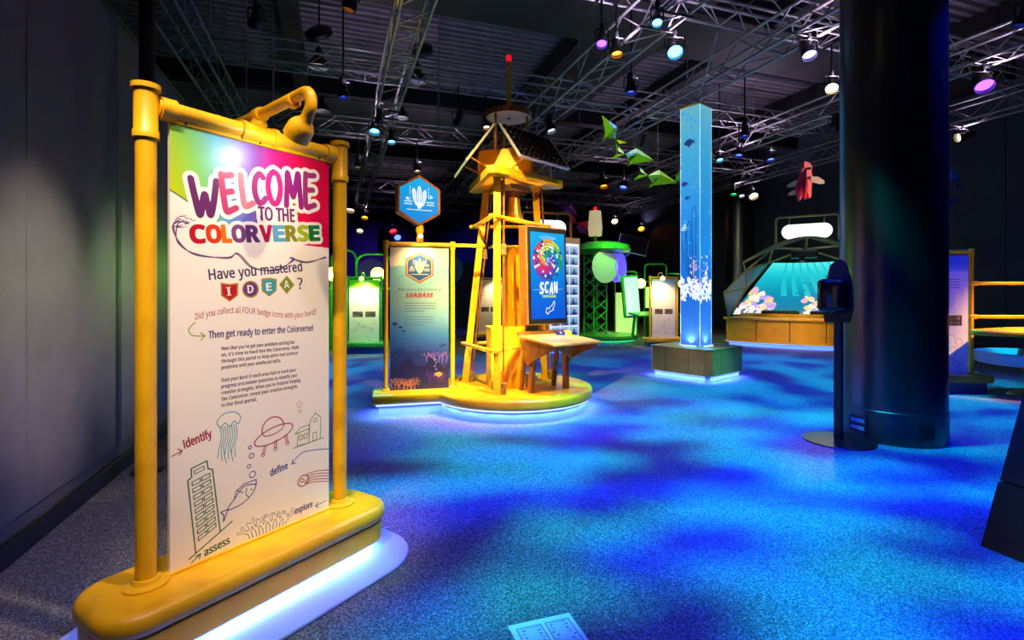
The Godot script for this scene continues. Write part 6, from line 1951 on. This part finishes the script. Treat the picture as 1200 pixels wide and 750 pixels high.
func rigging() -> void:
	var y := 5.0
	for q in [[-2.1, "leftmost lengthwise box truss above the partition", "truss"], [0.95, "lengthwise box truss running back above the hexagon badge", "truss"], [4.1, "lengthwise box truss with the orange and cyan spotlights at its corner", "truss"], [6.2, "lengthwise box truss passing just behind the light tower's top", "truss"], [9.6, "lengthwise box truss behind the near black column", "truss"], [12.6, "rightmost lengthwise box truss along the right wall", "truss"]]:
		truss(q[1], RM(q[0], y, 3.0), RM(q[0], y, 29.0), M[q[2]])
	for q in [[6.15, "nearest crosswise box truss at the top of the picture"], [10.0, "second crosswise box truss, level with the radar disc"], [13.8, "third crosswise box truss, behind the solar panels"], [17.4, "fourth crosswise box truss, behind the hexagon badge"], [21.0, "fifth crosswise box truss in the distance"], [25.0, "farthest crosswise box truss"]]:
		truss(q[1], RM(-8.5, y + 0.46, q[0]), RM(13.6, y + 0.46, q[0]), M.truss)
	var rods := [[-2.1, 6.4], [-2.1, 10.2], [0.95, 8.0], [0.95, 13.0], [4.1, 8.3], [4.1, 12.0], [6.2, 8.0], [6.2, 12.5], [9.6, 9.9], [9.6, 14.0]]
	var rl := ["leftmost truss, near end", "leftmost truss, far end", "badge-side truss, near end", "badge-side truss, far end", "orange-lamp truss, near end", "orange-lamp truss, far end", "light tower's truss, near end", "light tower's truss, far end", "squid's truss, near end", "squid's truss, far end"]
	for k in rods.size():
		var t := thing("hanger_rod", "thin steel hanger rod carrying the " + rl[k], "rod", RM(rods[k][0], 5.43, rods[k][1]), 0.0, "hanger rods of the grid")
		part(t, "rod", tb([Vector3.ZERO, Vector3(0, 1.19, 0)], 0.008, 6), M.truss)
		part(t, "shackle", bx(Vector3(0.04, 0.07, 0.03), 0.008), M.truss, Vector3(0, 0.03, 0))
	# hoist chain and slim drop pipes left of the gooseneck lamp
	for q in [["hoist chain hanging left of the gooseneck lamp", -4.4, 7.85, 4.15, 0.012], ["thin drop pipe hanging right of the hoist chain", -4.15, 8.0, 3.9, 0.012], ["thin drop pipe hanging left of the mast", -1.35, 9.4, 4.3, 0.012]]:
		var t := thing("drop_line", q[0], "chain", P(q[1], q[3], q[2]))
		if q[0].contains("chain"):
			for k in 62:
				part(t, "link", tb([Vector3(0, k * 0.04, 0), Vector3(0, k * 0.04 + 0.032, 0)], 0.012, 5), M.truss)
		else:
			part(t, "pipe", tb([Vector3.ZERO, Vector3(0, 6.62 - q[3], 0)], q[4], 8), M.truss)
	# round pendant loudspeakers and unlit bell pendants under the deck
	for q in [["black round pendant loudspeaker above the gooseneck lamp", -3.43, 9.1, 6.0], ["black round pendant loudspeaker above the hexagon badge", -1.74, 9.75, 6.0]]:
		var t := thing("pendant_speaker", q[0], "loudspeaker", P(q[1], q[3], q[2]))
		part(t, "drum", lt([Vector2(0, -0.05), Vector2(0.2, -0.05), Vector2(0.24, -0.02), Vector2(0.24, 0.05), Vector2(0.16, 0.09), Vector2(0, 0.1)], 28), M.blacksatin, Vector3.ZERO, Vector3(0.9, 0, 0.1))
		part(t, "rating_label", bx(Vector3(0.1, 0.004, 0.1), 0.0), M.offwhite, Vector3(-0.02, -0.03, 0.06), Vector3(0.9, 0, 0.1))
		part(t, "hanger", tb([Vector3(0, 0.05, 0), Vector3(0, 0.62, 0)], 0.015, 6), M.blacksatin)
	for q in [["unlit white-lined bell pendant above the gooseneck lamp's elbow", -3.89, 10.3], ["unlit white-lined bell pendant high above the hexagon badge", -2.03, 11.0], ["unlit white-lined bell pendant right of the gooseneck lamp", -4.76, 12.8], ["unlit white-lined bell pendant under the crosswise truss left of the mast", -2.88, 13.3]]:
		var t := thing("bell_pendant", q[0], "pendant lamp", P(q[1], 5.93, q[2]), 0.0, "bell pendants under the deck")
		part(t, "shade", lt([Vector2(0.2, 0.0), Vector2(0.17, 0.12), Vector2(0.1, 0.2), Vector2(0.06, 0.38), Vector2(0, 0.4)], 24), M.blacksatin)
		part(t, "reflector", lt([Vector2(0.19, 0.004), Vector2(0.16, 0.08), Vector2(0.0, 0.1)], 24), M.offwhite)
		part(t, "stem", tb([Vector3(0, 0.38, 0), Vector3(0, 0.7, 0)], 0.02, 8), M.blacksatin)

var LE := {}
var LEDC := Color(0.28, 0.42, 1.0)

func _ready() -> void:
	# camera, sky, exposure
	var cam := Camera3D.new()
	cam.name = "camera"
	add_child(cam)
	cam.position = Vector3(0, CH, 0)
	cam.projection = Camera3D.PROJECTION_FRUSTUM
	cam.near = 0.05
	cam.far = 200.0
	cam.size = 0.0625
	cam.frustum_offset = Vector2(0, -0.00267)
	cam.current = true
	var we := WorldEnvironment.new()
	we.name = "environment"
	var env := Environment.new()
	env.background_mode = Environment.BG_COLOR
	env.background_color = Color.BLACK
	env.tonemap_mode = Environment.TONE_MAPPER_LINEAR
	env.tonemap_exposure = 1.0
	env.sdfgi_enabled = true
	env.ssao_enabled = true
	env.ssil_enabled = true
	we.environment = env
	add_child(we)
	# light levels (energy at one metre)
	LE = {"sign": 0.15, "led": 1.3, "uplight": 9.0, "hex": 1.0, "screen": 0.95, "tower": 1.05, "reef": 1.3, "signkey": 24.0, "wallkey": 70.0, "buoykey": 60.0, "blue": 28.0, "deep": 90.0, "cyan": 115.0, "added_upfill": 1.2}
	make_materials()
	M.lens_lila = glow(Color(0.65, 0.6, 1.0), 6.0)
	# effect projectors that ripple cyan light over the carpet
	ripple_projector("black effect projector over the middle of the carpet throwing cyan ripples", P(1.7, 4.7, 4.2), P(1.6, 0, 4.5), Color(0.0, 0.7, 0.68), LE.cyan, 12, 10.5, 0.0, 41.0)
	ripple_projector("black effect projector behind the near column throwing cyan ripples", P(5.6, 4.7, 7.6), P(4.6, 0, 8.2), Color(0.0, 0.68, 0.74), LE.cyan * 0.8, 44, 10.5, 0.02)
	ripple_projector("black effect projector left of the buoy throwing cyan ripples", P(-4.2, 3.9, 9.0), P(-2.7, 0, 8.7), Color(0.0, 0.62, 0.75), LE.cyan * 0.5, 71, 10.5, 0.02)
	ripple_projector("black effect projector over the carpet's middle throwing deep blue ripples", P(1.5, 4.75, 3.4), P(1.6, 0, 4.0), Color(0.0, 0.14, 1.0), LE.deep, 93, 8.0, 0.02, 36.0)
	hall()
	column("large glossy black column standing near on the right", P(3.72, 0, 5.02), 0.43, true)
	column("slimmer black column far behind the reef dome's left side", P(8.1, 0, 18.3), 0.42, false)
	var pole := thing("black_pole", "slim black floor-to-ceiling pole rising behind the welcome sign's near post", "pole", P(-2.85, 0, 4.0))
	part(pole, "tube", tb([Vector3(0, 0.02, 0), Vector3(0, 6.62, 0)], 0.055, 16), M.blacksatin)
	part(pole, "foot", lt([Vector2(0, 0), Vector2(0.11, 0), Vector2(0.11, 0.015), Vector2(0.06, 0.03)], 20), M.blacksatin)
	rigging()
	welcome_sign()
	buoy()
	light_tower()
	dome()
	sanitizer()
	black_plinth()
	photo_wall()
	green_tower()
	green_left()
	right_station()
	capsule_back()
	info_sign("yellow_sign", "white info panel in a yellow pipe frame left of the light tower", P(4.0, 0, 13.5), 0.1, {"w": 0.74, "H": 1.82, "hb": 0.22, "print": print_story(Color(0.75, 0.85, 0.9), 64), "lamp_e": 1.6, "lamp_x": -0.15})
	info_sign("slim_sign", "white info panel in a yellow frame seen through the buoy tower's legs", P(-0.65, 0, 15.0), 0.3, {"w": 0.78, "H": 1.84, "hb": 0.22, "print": print_story(Color(0.9, 0.88, 0.8), 66), "lamp_e": 1.2, "lamp_x": 0.2})
	for f in [["lime paper fish mobile, highest of the four green ones", 1.64, 4.08, 8.5, 0.62, Vector3(0.2, 0.5, -0.75), 1.0], ["lime paper fish mobile, second of the green ones from the left", 2.04, 3.66, 8.5, 0.66, Vector3(0.3, PI - 0.3, 0.35), 1.3], ["lime paper fish mobile, third of the green ones from the left", 2.42, 3.3, 8.5, 0.66, Vector3(0.3, PI - 0.2, 0.35), 1.7], ["dark green paper fish mobile half hidden by the light tower", 3.12, 3.55, 9.4, 0.6, Vector3(0.2, 0.9, 0.5), 1.45]]:
		paper_fish("paper_fish", f[0], P(f[1], f[2], f[3]), f[4], f[5], M.fishlime if not f[0].contains("dark") else M.fishgreen_foldshade, M.fishgreen_foldshade, f[6])
	paper_fish("paper_fish", "violet paper fish mobile behind the solar panels", P(1.52, 3.7, 14.0), 0.75, Vector3(0.2, PI - 0.2, 0.7), M.fishviolet2, M.fishviolet, 1.3)
	paper_fish("paper_fish", "magenta paper fish mobile left of the red beacon", P(2.1, 3.3, 15.0), 0.95, Vector3(0.2, PI - 0.2, 0.6), M.fishmagenta, M.fishviolet, 1.7)
	paper_fish("paper_fish", "blue paper fish mobile right of the near column, upper one", P(8.55, 3.62, 9.9), 0.5, Vector3(0.2, 0.3, -1.0), M.fishblue2, M.fishblue, 1.4)
	paper_fish("paper_fish", "blue paper fish mobile right of the near column, lower one", P(9.1, 3.3, 10.6), 0.45, Vector3(0.2, 0.3, 0.2), M.fishblue2, M.fishblue, 1.7)
	squid()
	# printed sheet on the carpet
	var sh := thing("floor_sheet", "white printed sheet with two framed drawings lying on the carpet", "sheet", P(0.18, 0.0, 2.0), atan2(0.089, 0.262))
	part(sh, "sheet", board(0.28, 0.36, 0.003, printed(print_sheet(), 0.5), M.offwhite), null, Vector3(0, 0.0025, 0.16), Vector3(-PI / 2, 0, 0))
	lamp_rows()
